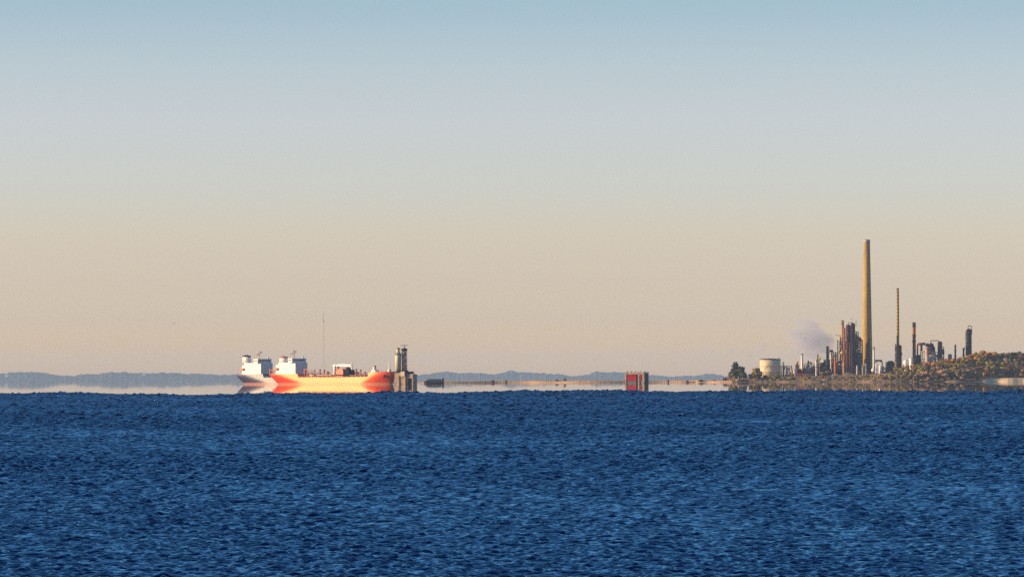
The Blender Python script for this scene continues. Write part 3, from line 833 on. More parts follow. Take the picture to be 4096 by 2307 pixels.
def plant(kind, px, D, h, colour, w=1.0, grp=None, label=None, base=None):
    z0 = ground(px, D) - 0.15 if base is None else base
    shrub = kind == 'bush'
    name = {'tree': 'tree', 'bush': 'bush'}[kind]
    t = empty(name, label, kind, (lx(px, D, 2048), D, z0), rnd.uniform(0, 6.28), grp)
    t.scale = (h * w, h * w, h)
    c = bpy.data.objects.new('crown' if not shrub else 'foliage', rnd.choice(SH if shrub else CR))
    sc.collection.objects.link(c); c.parent = t
    c.material_slots[0].link = 'OBJECT'; c.material_slots[0].material = LM[colour]
    s_ = bpy.data.objects.new('trunk' if not shrub else 'stem', TR)
    sc.collection.objects.link(s_); s_.parent = t
    if shrub: s_.scale = (0.8, 0.8, 0.6)
    PLANTS.append([t, kind, px, D, h, colour, label])
    return t

# outline of the wood's top edge in the photo
TOP = [(3540, 1486), (3565, 1475), (3600, 1466), (3640, 1462), (3680, 1452), (3700, 1444), (3740, 1448), (3775, 1428), (3800, 1436), (3830, 1430), (3850, 1424), (3880, 1416),
       (3905, 1418), (3925, 1402), (3950, 1400), (3975, 1408), (4000, 1411), (4030, 1410), (4060, 1405), (4096, 1411), (4200, 1408), (4400, 1404)]
def topy(px): return np.interp(px, [p[0] for p in TOP], [p[1] for p in TOP])
def hpy(px, D, py): return (1514 + FPX * CAM_H / D - py) / FPX * D
G1 = 'trees of the autumn wood on the bluff'
rows = [(6775, 23, 'crest'), (6735, 25, 'upper slope'), (6690, 24, 'middle slope'), (6645, 25, 'lower slope'), (6565, 22, 'foot'), (6518, 22, 'waterside')]
pal = {'crest': ['rust brown', 'orange', 'orange', 'olive', 'dark green', 'grey-brown'], 'upper slope': ['orange', 'orange', 'olive', 'grey-brown', 'rust brown', 'yellow-green'],
       'middle slope': ['olive', 'olive', 'yellow-green', 'olive', 'purplish brown', 'rust brown', 'dark green'], 'lower slope': ['olive', 'grey-brown', 'yellow-green', 'dark green', 'rust brown'],
       'foot': ['grey-brown', 'olive', 'purplish brown', 'yellow-green', 'rust brown'], 'waterside': ['grey-brown', 'pinkish tan', 'olive', 'grey-brown']}
for ri, (D_, stp, rn) in enumerate(rows):
    px_ = {0: 3585, 1: 3570, 2: 3560, 3: 3555, 4: 3550, 5: 3560}[ri] + rnd.uniform(0, 14)
    end = 3925 if rn == 'waterside' else 4215
    while px_ < end:
        zt_ = hpy(px_, D_, topy(px_)) - ground(px_, D_)
        frac = 1 if ri == 0 else (0.97, 0.86, 0.74, 0.64, 0.55)[ri - 1] if px_ < 3900 else (0.97, 0.86, 0.72, 0.55, 0.4)[ri - 1]
        hmax = hpy(px_, D_, topy(px_)) * frac - ground(px_, D_)
        h = max(5.2, min(17, hmax)) * rnd.uniform(0.90, 1.05)
        col = rnd.choice(pal[rn])
        if px_ > 3980 and rn in ('crest', 'upper slope', 'middle slope'): col = rnd.choice(['dark green', 'olive', 'rust brown', 'purplish brown', 'grey-brown', 'dark green'])
        if abs(px_ - 3775) < 12 and ri in (0, 1): col = 'orange'
        plant('tree', px_, D_ + rnd.uniform(-14, 14), h, col, rnd.uniform(1.1, 1.5), G1)
        px_ += stp * rnd.uniform(0.8, 1.2)
# bank in front of the plant: bushes
G2 = 'bushes along the low bank'
px_ = 3006
while px_ < 3560:
    for D_, h0, pl_ in ((6620, 3.6, ['olive', 'rust brown', 'grey-brown']), (6560, 3.2, ['grey-brown', 'olive', 'pinkish tan', 'purplish brown']), (6524, 2.4, ['pinkish tan', 'grey-brown', 'olive'])):
        h = h0 * rnd.uniform(0.75, 1.35) * (1.25 if px_ > 3480 else 1.0)
        plant('bush', px_ + rnd.uniform(-9, 9), D_ + rnd.uniform(-8, 8), h, rnd.choice(pl_), rnd.uniform(1.2, 1.7), G2)
    px_ += rnd.uniform(15, 24)
# left tip
G3 = 'bushes on the left tip of the headland'
for px_, D_, h, c_, w_ in ((2906, 6530, 3.6, 'purplish brown', 1.3), (2925, 6518, 3.2, 'pinkish tan', 1.7), (2948, 6516, 3.0, 'pinkish tan', 1.7), (2972, 6518, 3.2, 'pinkish tan', 1.6), (2992, 6520, 2.8, 'pinkish tan', 1.6),
                           (2915, 6540, 3.9, 'rust brown', 1.2), (2985, 6540, 3.2, 'grey-brown', 1.4)):
    plant('bush', px_, D_, h * 1.5, c_, w_, G3)
plant('tree', 2945, 6560, 25.0, 'dark green', 0.85, None, 'big dark green tree with yellowish sunlit side, standing alone on the left tip')
plant('tree', 2966, 6556, 22.0, 'dark green', 0.66, None, 'narrower dark tree leaning against the right side of the lone big tree')
plant('tree', 2931, 6556, 12.0, 'olive', 0.95, None, 'small olive tree low on the left side of the lone big tree')
plant('tree', 3020, 6580, 19.5, 'olive', 0.80, None, 'olive-brown tree just left of the cream storage tank')
plant('tree', 3034, 6570, 14.0, 'purplish brown', 0.8, None, 'dusky brown tree touching the left edge of the cream storage tank')
plant('tree', 3005, 6570, 10.0, 'grey-brown', 1.1, None, 'short grey-brown tree between the lone big tree and the storage tank')
plant('tree', 3060, 6560, 8.5, 'dark green', 0.9, None, 'small dark green tree in front of the storage tank')
plant('tree', 3110, 6570, 10.0, 'olive', 0.9, None, 'olive tree at the right foot of the storage tank')
plant('tree', 3168, 6600, 9.5, 'olive', 0.8, None, 'little olive tree left of the white upright tank')
plant('tree', 3292, 6620, 9.5, 'olive', 1.0, None, 'olive tree in front of the black flare post')
# bushes on the reed spit
for px_, h, w_, lab in ((1970, 4.2, 1.2, 'brown bush on the reed spit, right of the barge'), (2022, 3.8, 1.3, 'grey-brown bush on the reed spit under the second hump of hills'),
                        (2225, 6.0, 0.7, 'small scraggy tree-like bush sticking up from the middle of the reed spit'), (2259, 6.8, 0.7, 'tallest scraggy bush on the reed spit'),
                        (2432, 3.8, 1.0, 'brown bush on the spit, left of the crimson block'), (2482, 3.8, 1.2, 'rusty bush touching the left side of the crimson block'),
                        (2672, 4.2, 0.7, 'narrow dark bush on the spit, right of the crimson block'), (2746, 3.4, 1.5, 'low broad bush midway between crimson block and headland'), (2802, 4.4, 1.3, 'rounded dark purple bush on the spit near the headland'),
                        (2858, 3.4, 1.6, 'low brown bush where the spit meets the headland')):
    plant('bush', px_, 6426, h, 'purplish brown' if h > 4 else 'grey-brown', w_ * 0.8, 'bushes on the reed spit', lab, base=0.1)

# unique labels for the many trees and bushes
LMK = [(3010, 'the lone big tree'), (3080, 'the cream storage tank'), (3177, 'the white upright tank'), (3208, 'the slim white stack'), (3270, 'the black flare post'), (3340, 'the orange column'),
       (3400, 'the twin dark towers'), (3468, 'the tall tan chimney'), (3520, 'the white vessels'), (3562, 'the dark hipped shed'), (3591, 'the second tallest stack'), (3656, 'the rusty third stack'),
       (3718, 'the peach duct'), (3760, 'the gooseneck column'), (3820, 'the lonely slim column'), (3874, 'the broad black column'), (3950, 'the left beach end'), (4030, 'the middle beach'), (4096, 'the right picture edge')]
seen = {}
for rec in PLANTS:
    t, kind, px_, D_, h, col, lab = rec
    if lab: continue
    nm = min(LMK, key=lambda l: abs(l[0] - px_))[1]
    if kind == 'tree':
        row = min(rows, key=lambda r_: abs(r_[0] - D_))[2]
        row = {'crest': 'on the crest', 'upper slope': 'high on the slope', 'middle slope': 'midway up the slope', 'lower slope': 'low on the slope', 'foot': 'near the water', 'waterside': 'at the waterline'}[row]
        size = 'tall' if h > 11 else 'medium' if h > 7 else 'small'
    else:
        row = 'at the water' if D_ < 6542 else 'midway up the bank' if D_ < 6590 else 'on top of the bank'
        size = 'big' if h > 3.8 else 'low' if h < 2.6 else 'medium'
    rec[6] = (size, col, kind, row, nm)
    seen.setdefault(rec[6], []).append(rec)
ORD = ['leftmost', 'second from left', 'third from left', 'fourth from left', 'fifth from left']
for k, rs in seen.items():
    rs.sort(key=lambda r_: r_[2])
    for i, r_ in enumerate(rs):
        s_ = '%s %s %s %s %s %s' % (k[:4] + ('below' if k[2] == 'tree' else 'under', k[4]))
        if len(rs) > 1: s_ += ', ' + (ORD[i] if i < len(rs) - 1 or len(rs) > 5 and i < 5 else 'rightmost')
        r_[0]['label'] = s_

# ================================================================ refinery
m_chim = material('chimney_concrete', (0.39, 0.245, 0.065), rough=0.9, spec=0.0, scale=0.12, var=0.28, stretch=(1, 1, 0.35))
m_rust = material('rusty_steel', (0.38, 0.11, 0.035), rough=0.8, spec=0.15, var=0.6, scale=0.4)
m_brown = material('brown_steel', (0.075, 0.03, 0.03), rough=0.8, spec=0.12, var=0.5, scale=0.4)
m_peach = material('peach_duct', (0.46, 0.22, 0.15), rough=0.6, var=0.3, scale=0.4)
m_teal = material('teal_sheet', (0.02, 0.10, 0.12), rough=0.6, var=0.3)
m_yellow = material('yellow_paint', (0.62, 0.42, 0.05), rough=0.6, var=0.3)
m_pale = material('pale_grey_steel', (0.40, 0.35, 0.33), rough=0.6, var=0.4, scale=0.4)

def at(px, py, D):
    return Vector((lx(px, D, 2048), D, hpy(px, D, py)))
def root(name, label, cat, px, D, py_base=None, group=None):
    z = plateau(px) - 0.3 if py_base is None else hpy(px, D, py_base)
    return empty(name, label, cat, (lx(px, D, 2048), D, z), 0, group), z

def column(name, label, cat, px0, px1, pytop, D, mat, plats=3, dome=True, r_top=None, group=None, ladder=True, pmat=None, cap=None, base_py=None, flare=0, neck=None):
    pc = (px0 + px1) / 2
    t, z0 = root(name, label, cat, pc, D, base_py, group)
    s_ = D / FPX
    r0 = (px1 - px0) / 2 * s_
    r1 = r0 if r_top is None else r_top * s_
    H = hpy(pc, D, pytop) - z0
    pmat = pmat or m_dark
    q = MB(); prof = [(r0 * 1.12, 0), (r0 * 1.1, 1.6), (r0, 2.2), (r0 + (r1 - r0) * 0.5, H * 0.5), (r1, H - (r1 if dome else 0))]
    if dome: prof += [(r1 * 0.9, H - r1 * 0.5), (r1 * 0.6, H - r1 * 0.2), (r1 * 0.15, H)]
    q.lathe(prof, 20); q.build('shell', mat, t)
    for k in range(plats):
        zz = H * (1 - 0.06 - 0.8 * k / max(1, plats)) - r1 * 0.3
        rr = r0 + (r1 - r0) * zz / H
        q = MB(); q.lathe([(rr + 0.05, zz), (rr + 0.9, zz), (rr + 0.9, zz + 0.18), (rr + 0.05, zz + 0.18)], 12, cap=False)
        pl = q.build('platform', pmat, t); q = MB()
        for a in range(8): q.tube([((rr + .85) * math.cos(a * .785), (rr + .85) * math.sin(a * .785), zz), ((rr + .85) * math.cos(a * .785), (rr + .85) * math.sin(a * .785), zz + 1.2)], 0.07, 4)
        q.lathe([(rr + 0.82, zz + 1.1), (rr + 0.92, zz + 1.1), (rr + 0.92, zz + 1.25), (rr + .82, zz + 1.25)], 12, cap=False)
        q.build('railing', pmat, pl)
    if ladder:
        q = MB()
        for sgn in (-0.3, 0.3): q.tube([(sgn - r0 * 0.3, -r0 - 0.35, 0), (sgn - r0 * 0.3, -r1 - 0.35, H - r1)], 0.07, 4)
        for k in range(int(H / 2.5)): q.tube([(-0.3 - r0 * .3, -r0 + (r0 - r1) * 2.5 * k / H - 0.35, 1 + 2.5 * k), (0.3 - r0 * .3, -r0 + (r0 - r1) * 2.5 * k / H - 0.35, 1 + 2.5 * k)], 0.05, 3)
        q.build('ladder', pmat, t)
    if cap:
        q = MB(); q.lathe([(r1 + 0.12, H - cap[1]), (r1 + 0.16, H + 0.1)], 20); q.build('cap_ring', cap[0], t)
    return t, z0, H, s_

def frame(name, label, cat, px0, px1, pytop, D, dep, nx_, nz_, mat, pybot=None, th=0.28, extra=(), slope=0, group=None, seed=1):
    pc = (px0 + px1) / 2
    t, z0 = root(name, label, cat, pc, D, pybot, group)
    s_ = D / FPX; W = (px1 - px0) * s_; H = hpy(pc, D, pytop) - z0
    q = MB()
    def zt(x): return H * (1 - slope * (x / W + 0.5))
    for j in (0, 1):
        y = -dep / 2 + dep * j
        for i in range(nx_ + 1):
            x = -W / 2 + W * i / nx_
            q.tube([(x, y, 0), (x, y, zt(x))], th, 4)
        for k in range(1, nz_ + 1):
            q.tube([(-W / 2, y, zt(-W / 2) * k / nz_), (W / 2, y, zt(W / 2) * k / nz_)], th * 0.8, 4)
            for i in range(nx_):
                xa, xb = -W / 2 + W * i / nx_, -W / 2 + W * (i + 1) / nx_
                if (i + k) % 2: xa, xb = xb, xa
                q.tube([(xa, y, zt(xa) * (k - 1) / nz_), (xb, y, zt(xb) * k / nz_)], th * 0.6, 4)
    for i in range(nx_ + 1):
        x = -W / 2 + W * i / nx_
        for k in range(1, nz_ + 1): q.tube([(x, -dep / 2, zt(x) * k / nz_), (x, dep / 2, zt(x) * k / nz_)], th * 0.7, 4)
    q.build('frame', mat, t)
    r_ = random.Random(seed)
    for kind, m_ in extra:
        x = r_.uniform(-0.4, 0.4) * W; z = r_.choice(range(nz_)) / nz_ * zt(x)
        q = MB()
        if kind == 'drum':
            rr = r_.uniform(1.0, 1.6); x2 = min(W / 2, x + r_.uniform(4, 7)); q.tube([(x, -dep * .2, z + rr + .4), (x2, -dep * .2, z + rr + .4)], rr, 12); q.box(x + .5, x + 1, -dep * .2 - 1, -dep * .2 + 1, z, z + rr); q.box(x2 - 1, x2 - .5, -dep * .2 - 1, -dep * .2 + 1, z, z + rr)
            q.build('drum', m_, t)
        elif kind == 'vessel':
            rr = r_.uniform(0.9, 1.7); h = r_.uniform(4, 9); q.lathe([(rr, z), (rr, z + h), (rr * .6, z + h + rr * .6), (0.1, z + h + rr * .8)], 12, (x, -dep * 0.3)); q.build('vessel', m_, t)
        elif kind == 'pipe':
            for k in range(3): q.tube([(-W / 2 - 1, -dep / 2 - .5 - k * .6, z + 1.0 + k * .7), (x, -dep / 2 - .5 - k * .6, z + 1 + k * .7), (x, -dep / 2 - .5 - k * .6, z + 4 + k)], 0.3, 6)
            q.build('pipe_run', m_, t)
        elif kind == 'box':
            a, b_, c_ = r_.uniform(1.5, 3), r_.uniform(1.5, 3), r_.uniform(2, 3.5); q.box(x - a, x + a, -b_, b_, z + 0.1, z + c_); q.box(x - a - .2, x + a + .2, -b_ - .2, b_ + .2, z + c_ + .01, z + c_ + .3)
            q.build('equipment_box', m_, t)
        elif kind == 'floor':
            q.box(-W / 2 - .4, W / 2 + .4, -dep / 2 - .4, dep / 2 + .4, z + 0.3, z + 0.5); q.build('floor_grating', m_, t)
    return t, z0, H, s_

# --- the big chimney
t, z0, H, s_ = column('chimney', 'very tall tan concrete chimney, tallest thing on the headland', 'chimney', 3446, 3490, 964, 6850, m_chim, plats=0, dome=False, r_top=12.5, ladder=False)
q = MB(); r1 = 12.5 * s_; q.lathe([(r1 + .15, H - 3.2), (r1 + .5, H - 2.6), (r1 + .5, H - 0.2), (r1 + .1, H + .3)], 24); q.build('top_ring', m_pale, t)
q = MB(); q.lathe([(r1 - .9, H + .31), (r1 - 1.1, H + 0.9)], 20); q.build('flue_lip', m_dark, t)
q = MB()
for z_ in (H * 0.38, H * 0.66, H * 0.985): 
    q.box(-0.7, 0.7, -(22 - 9.5 * z_ / H) * s_ - 0.15, -(22 - 9.5 * z_ / H) * s_ + 0.4, z_ - 0.9, z_ + 0.9)
q.build('hatch', m_black, t)
q = MB(); zz = hpy(3468, 6850, 1368) - z0
q.box(-0.5 * s_, 9 * s_, -25 * s_, -16 * s_, 0, zz); q.tube([(4 * s_, -24 * s_, zz - 1), (4 * s_, -16 * s_, zz + 2.5)], 1.7, 10)
q.build('flue_duct', m_brown, t)
q = MB()
for sgn in (-.3, .3): q.tube([(sgn, -22.5 * s_, 0), (sgn, -13.2 * s_, H - 4)], 0.08, 4)
q.build('ladder', m_dark, t)

# --- cream storage tank
DT = 6790.0
t, z0 = root('storage_tank', 'big round cream storage tank with dark shallow dome roof', 'storage tank', 3080, DT)
s_ = DT / FPX; r0 = 41.5 * s_; H = hpy(3080, DT, 1441) - z0
q = MB(); q.lathe([(r0, 0), (r0, H * .33), (r0 + .12, H * .33 + .1), (r0, H * .34), (r0, H * .66), (r0 + .12, H * .66 + .1), (r0, H * .67), (r0, H)], 40); q.build('shell', m_cream, t)
q = MB(); q.lathe([(r0 + .25, H + .01), (r0 + .25, H + .5), (r0 * .6, H + 1.3), (r0 * .2, H + 1.9), (0.2, H + 2.0)], 40); q.build('roof', m_brown, t)
q = MB()
for a in range(28): q.tube([(r0 * math.cos(a * .2244), r0 * math.sin(a * .2244), H + .5), (r0 * math.cos(a * .2244), r0 * math.sin(a * .2244), H + 1.6)], 0.08, 4)
q.lathe([(r0 - .06, H + 1.5), (r0 + .06, H + 1.5), (r0 + .06, H + 1.65), (r0 - .06, H + 1.65)], 32, cap=False); q.build('railing', m_dark, t)
q = MB()
for k in range(24):
    a = math.pi * (1.15 + 0.35 * k / 24); q.box((r0 + .5) * math.cos(a) - .6, (r0 + .5) * math.cos(a) + .6, (r0 + .5) * math.sin(a) - .6, (r0 + .5) * math.sin(a) + .1, H * k / 24, H * k / 24 + .25)
q.build('spiral_stair', m_pale, t)
q = MB(); q.box(r0 * .78, r0 * .9, -2, 0, H + .4, H + 3.0); q.build('gauge_house', m_cream, t)

# --- things between the tank and the towers
frame('pipe_trestle', 'dark pipe trestle with little pale vessels, right of the cream storage tank', 'pipe rack', 3124, 3166, 1465, 6800, 8, 4, 3, m_brown, extra=(('vessel', m_pale), ('vessel', m_cream), ('pipe', m_dark), ('box', m_dark), ('floor', m_dark)), seed=2)
column('process_column', 'short pale column standing in the dark trestle right of the storage tank', 'column', 3143, 3151, 1472, 6790, m_cream, 2, pmat=m_pale, group='slim columns of the refinery')
column('flare_stack', 'slim grey pipe stack just right of the storage tank', 'stack', 3130, 3134, 1450, 6805, m_greyst, 1)
t, z0, H, s_ = column('upright_tank', 'bright white upright tank with orange side shelter', 'tank', 3171, 3184, 1476, 6770, m_white, 1, group=None)
q = MB(); q.box(-13 * s_, -7.2 * s_, -1.5, 2.5, 3, H * .8); q.box(-13.5 * s_, -6.9 * s_, -2, 3, H * .8 + .01, H * .8 + .4); q.build('side_shelter', m_orange, t)
t, z0 = root('loading_hopper', 'orange funnel-shaped hopper on legs, left of the slim white stack', 'hopper', 3188, 6790)
s_ = 6790 / FPX; zb = hpy(3188, 6790, 1476) - z0; zt_ = hpy(3188, 6790, 1462) - z0; z3 = hpy(3188, 6790, 1449) - z0
q = MB(); q.lathe([(1.0, zb), (3.0, zb + 2.5), (3.0, zt_)], 12); q.lathe([(1.5, zt_ + .01), (1.5, z3), (0.3, z3 + .8)], 10); q.build('hopper_bin', m_orange, t)
for sx_, sy_ in ((-2, -2), (2, -2), (2, 2), (-2, 2)): q = MB(); q.tube([(sx_, sy_, 0), (sx_, sy_, zb + 3)], 0.25, 5); q.build('leg', m_dark, t)
t, z0 = root('shipping_container', 'red box container below the dark shed', 'container', 3200, 6720)
z0c = hpy(3200, 6720, 1506) - z0
q = MB(); q.box(-3.8, 3.8, -2, 2, z0c, z0c + 3.8); q.build('box_body', m_crim, t)
q = MB()
for k in range(9): q.box(-3.6 + .85 * k, -3.4 + .85 * k, -2.1, -2.01, z0c + .2, z0c + 3.6)
q.build('corrugation', m_orange, t)
q = MB(); q.box(-3.5, 3.5, -1.8, 1.8, -0.5, z0c - .01); q.build('footing', m_conc, t)
t, z0 = root('equipment_shed', 'dark open shed with an orange lamp-like drum, above the red container', 'shed', 3202, 6775)
s_ = 6775 / FPX; zz = hpy(3202, 6775, 1478) - z0
q = MB(); q.box(-14 * s_, 14 * s_, -4, 4, 0, zz - 1.5); q.build('wall', m_dark, t)
q = MB(); q.box(-15 * s_, 15 * s_, -4.5, 4.5, zz - 1.49, zz); q.build('roof', m_brown, t)
q = MB(); q.sphere((6 * s_, -5, zz - 1.5), 1.4, 10); q.build('drum', m_orange, t)
column('stack', 'slim bright white stack with black rim, left part of the refinery', 'stack', 3202, 3213, 1418, 6830, m_white, 0, dome=False, cap=(m_dark, 1.2), r_top=4.6)
frame('pipe_rack', 'broad pale pipe rack with crowded pipes, between white stack and black post', 'pipe rack', 3216, 3264, 1456, 6800, 12, 5, 4, m_pale, extra=(('pipe', m_pale), ('drum', m_cream), ('pipe', m_white), ('box', m_brown), ('drum', m_brown), ('vessel', m_brown), ('floor', m_dark), ('box', m_dark)), seed=5, th=.35)
frame('pipe_rack', 'lower grimy pipe rack in front of the broad pale one', 'pipe rack', 3208, 3300, 1482, 6765, 8, 8, 2, m_brown, extra=(('box', m_dark), ('drum', m_pale), ('drum', m_dark), ('pipe', m_pale), ('vessel', m_dark), ('box', m_dark), ('box', m_rust), ('pipe', m_dark)), seed=8, th=.3)
for px_, py_, lb in ((3233, 1450, 'brown ball-shaped vessel on top of the pale pipe rack'), (3243, 1452, 'smaller brown ball vessel beside the first on the pale rack')):
    t, z0 = root('round_vessel', lb, 'vessel', px_, 6800, py_ + 8); q = MB(); q.sphere((0, 0, 2.0), 1.7, 12); q.build('shell', m_brown, t); q = MB(); q.lathe([(1.3, -.6), (.8, .7)], 8); q.build('skirt', m_dark, t)
column('flare_post', 'thin black post with pale lit strip, rising from the pipe racks', 'post', 3266, 3275, 1419, 6745, m_black, 2, dome=False, r_top=2.6, pmat=m_pale)
column('process_column', 'pale column painted in as the lit left side of the black post', 'column', 3261, 3267, 1440, 6742, m_white, 2, pmat=m_dark, group='slim columns of the refinery')  # white shell stands for sunlight on the post's left side
t, z0 = root('signal_drum', 'small bright yellow drum on a pole right of the black post', 'drum', 3277, 6760)
zz = hpy(3277, 6760, 1444) - z0
q = MB(); q.tube([(0, 0, 0), (0, 0, zz)], 0.5, 6); q.build('pole', m_rust, t); q = MB(); q.lathe([(.6, zz), (1.7, zz + .6), (1.7, zz + 3.6), (.6, zz + 4.4)], 12); q.build('drum_shell', m_yellow, t)
t, z0, H, s_ = column('storage_tank', 'grey-blue round tank behind the slim black column', 'storage tank', 3284, 3322, 1440, 6900, material('bluegrey_steel', (0.30, 0.36, 0.40), rough=.6, var=.2), 0, dome=False, cap=(m_greyst, 0.8), ladder=False)
column('process_column', 'slim black column with crowded crown, left of the orange column', 'column', 3303, 3316, 1386, 6800, m_black, 5, group='slim columns of the refinery', r_top=5)
column('process_column', 'short pale-sided column with bulky head beside the slim black column', 'column', 3320, 3328, 1412, 6790, m_palepipe, 3, group='slim columns of the refinery')
t, z0 = root('condenser_head', 'brown box condenser sitting on the short pale-sided column', 'condenser', 3324, 6790, 1411)
q = MB(); q.box(-2.6, 2.8, -2, 2, 0, 2.8); q.box(-3, 3.2, -2.3, 2.3, 2.81, 3.1); q.build('casing', m_brown, t)
column('process_column', 'bright orange-red lower column in front of the twin towers, left', 'column', 3335, 3345, 1430, 6760, m_rust, 3, group='slim columns of the refinery', pmat=m_orange)
frame('steel_platform', 'dark platform block between the orange column and the twin towers', 'platform', 3300, 3366, 1478, 6780, 10, 6, 3, m_dark, extra=(('box', m_dark), ('box', m_brown), ('drum', m_rust), ('vessel', m_brown), ('vessel', m_dark), ('pipe', m_palepipe), ('box', m_dark), ('floor', m_dark)), seed=12, th=.35)

# --- the distillation complex
column('stack', 'yellow-lit slim stack topping the left of the distillation towers', 'stack', 3364, 3376, 1285, 6830, m_chim, 3, dome=False, r_top=5.2, cap=(m_black, 1.0))
column('process_column', 'fiery orange-red narrow column beside the twin dark towers', 'column', 3372, 3382, 1313, 6800, m_rust, 6, r_top=4.2, group='slim columns of the refinery', pmat=m_peach)
t, z0, H, s_ = column('distillation_tower', 'brown-red left one of the twin distillation towers', 'distillation tower', 3383, 3402, 1300, 6815, m_brown, 8, group='twin distillation towers', pmat=m_rust)
q = MB(); q.tube([(0, 0, H), (0, 0, H + 2), (5, 0, H + 2.5), (7, 0, H - 2)], 0.5, 8); q.tube([(-3, -3.6, 4), (-3, -3.6, H * .8)], 0.5, 6); q.tube([(1.5, -4.1, 8), (1.5, -4.1, H * .65)], 0.4, 6); q.build('overhead_pipe', m_rust, t)
t, z0, H, s_ = column('distillation_tower', 'black right one of the twin distillation towers, with railed crown', 'distillation tower', 3402, 3420, 1294, 6810, m_dark, 8, group='twin distillation towers')
q = MB(); q.tube([(-1, 0, H), (-1, 0, H + 5), (-4, 0, H + 5.4)], 0.22, 5); q.tube([(3, -1, H - 4), (4.5, -1, H + 2.8), (6.5, -1, H + 2.6)], 0.22, 5); q.tube([(5, 0, H - 6), (5, 0, H + 1)], 0.2, 5); q.build('davit_arm', m_black, t)
frame('stair_tower', 'rusty lattice stair tower on the left flank of the twin towers', 'stair tower', 3349, 3370, 1364, 6790, 7, 2, 9, m_brown, extra=(('floor', m_dark), ('floor', m_dark), ('vessel', m_palepipe), ('box', m_brown), ('box', m_dark), ('pipe', m_cream), ('vessel', m_dark)), seed=21, th=.3)
frame('trestle_tower', 'open lattice trestle sloping down from the twin towers to the chimney', 'trestle', 3419, 3449, 1338, 6800, 9, 3, 12, m_dark, slope=0.16, extra=(('vessel', m_rust), ('floor', m_dark), ('vessel', m_dark), ('box', m_brown), ('pipe', m_dark), ('floor', m_brown), ('drum', m_greyst)), seed=24, th=.32)
t, z0 = root('cantilever_arm', 'thin level davit arm sticking out left of the orange-red column', 'davit', 3360, 6795, 1345)
q = MB(); q.tube([(2.5, 0, 0), (-6, 0, .5), (-7, 0, 1.0)], 0.3, 6); q.tube([(2.5, 0, -3), (-2, 0, .2)], 0.22, 5); q.build('arm', m_dark, t)
t, z0 = root('horizontal_drum', 'golden lit horizontal drum low on the left side of the towers', 'drum', 3370, 6770, 1419)
q = MB(); q.tube([(-3.2, 0, 1.6), (3.2, 0, 1.6)], 1.5, 12); q.build('drum_shell', m_yellow, t); q = MB(); q.box(-2.4, -1.8, -1, 1, -1.2, .4); q.box(1.8, 2.4, -1, 1, -1.2, .4); q.build('saddle', m_dark, t)
t, z0 = root('clad_building', 'dark teal sheet-clad building between the towers and the chimney', 'building', 3437, 6825)
s_ = 6825 / FPX; zz = hpy(3437, 6825, 1414) - z0
q = MB(); q.box(-9 * s_, 9 * s_, -4, 4, 0, zz); q.build('wall', m_teal, t); q = MB(); q.box(-9.6 * s_, 9.6 * s_, -4.3, 4.3, zz + .01, zz + .6); q.build('roof', m_dark, t)
for k in range(3): q = MB(); q.box(-5 + 3.6 * k, -3.6 + 3.6 * k, -4.1, -4.01, zz * .6, zz * .6 + 2); q.build('window', m_glass, t)
column('process_column', 'pinkish pale column below the orange-red column, in the low works', 'column', 3370, 3379, 1445, 6755, m_peach, 2, group='slim columns of the refinery')
frame('pump_house_frame', 'wide low dark steelwork at the foot of the twin towers', 'steelwork', 3376, 3480, 1474, 6765, 9, 9, 2, m_dark, extra=(('box', m_dark), ('vessel', m_pale), ('vessel', m_pale), ('vessel', m_brown), ('drum', m_cream), ('drum', m_rust), ('pipe', m_peach), ('box', m_brown), ('vessel', m_palepipe), ('box', m_dark), ('drum', m_dark)), seed=31, th=.35)
for px_, lb in ((3428, 'pinkish short vessel at the foot of the lattice trestle'), (3450, 'pinkish short vessel at the left foot of the chimney'), (3462, 'greyish short vessel right under the chimney')):
    column('short_vessel', lb, 'vessel', px_ - 4, px_ + 4, 1463 if px_ < 3460 else 1456, 6745, m_pale, 1, group='short vessels at the chimney foot', ladder=False)
for px_, lb, w_ in ((3339, 'low cream hut in front of the orange column', 11), (3386, 'low cream hut in front of the twin towers', 9), (3400, 'smaller pale hut right of the cream one, at the foot of the twin towers', 6)):
    t, z0 = root('hut', lb, 'hut', px_, 6700, 1508); s_ = 6700 / FPX
    q = MB(); q.box(-w_ * s_, w_ * s_, -2, 2, -2, 2.2); q.build('wall', m_cream, t)
    q = MB(); q.add([(-w_ * s_ - .3, -2.4, 2.21), (w_ * s_ + .3, -2.4, 2.21), (w_ * s_ + .3, 2.4, 2.21), (-w_ * s_ - .3, 2.4, 2.21), (-w_ * s_ - .3, 0, 3.2), (w_ * s_ + .3, 0, 3.2)], [(0, 1, 5, 4), (2, 3, 4, 5), (0, 4, 3), (1, 2, 5), (0, 3, 2, 1)]); q.build('roof', m_pale, t)

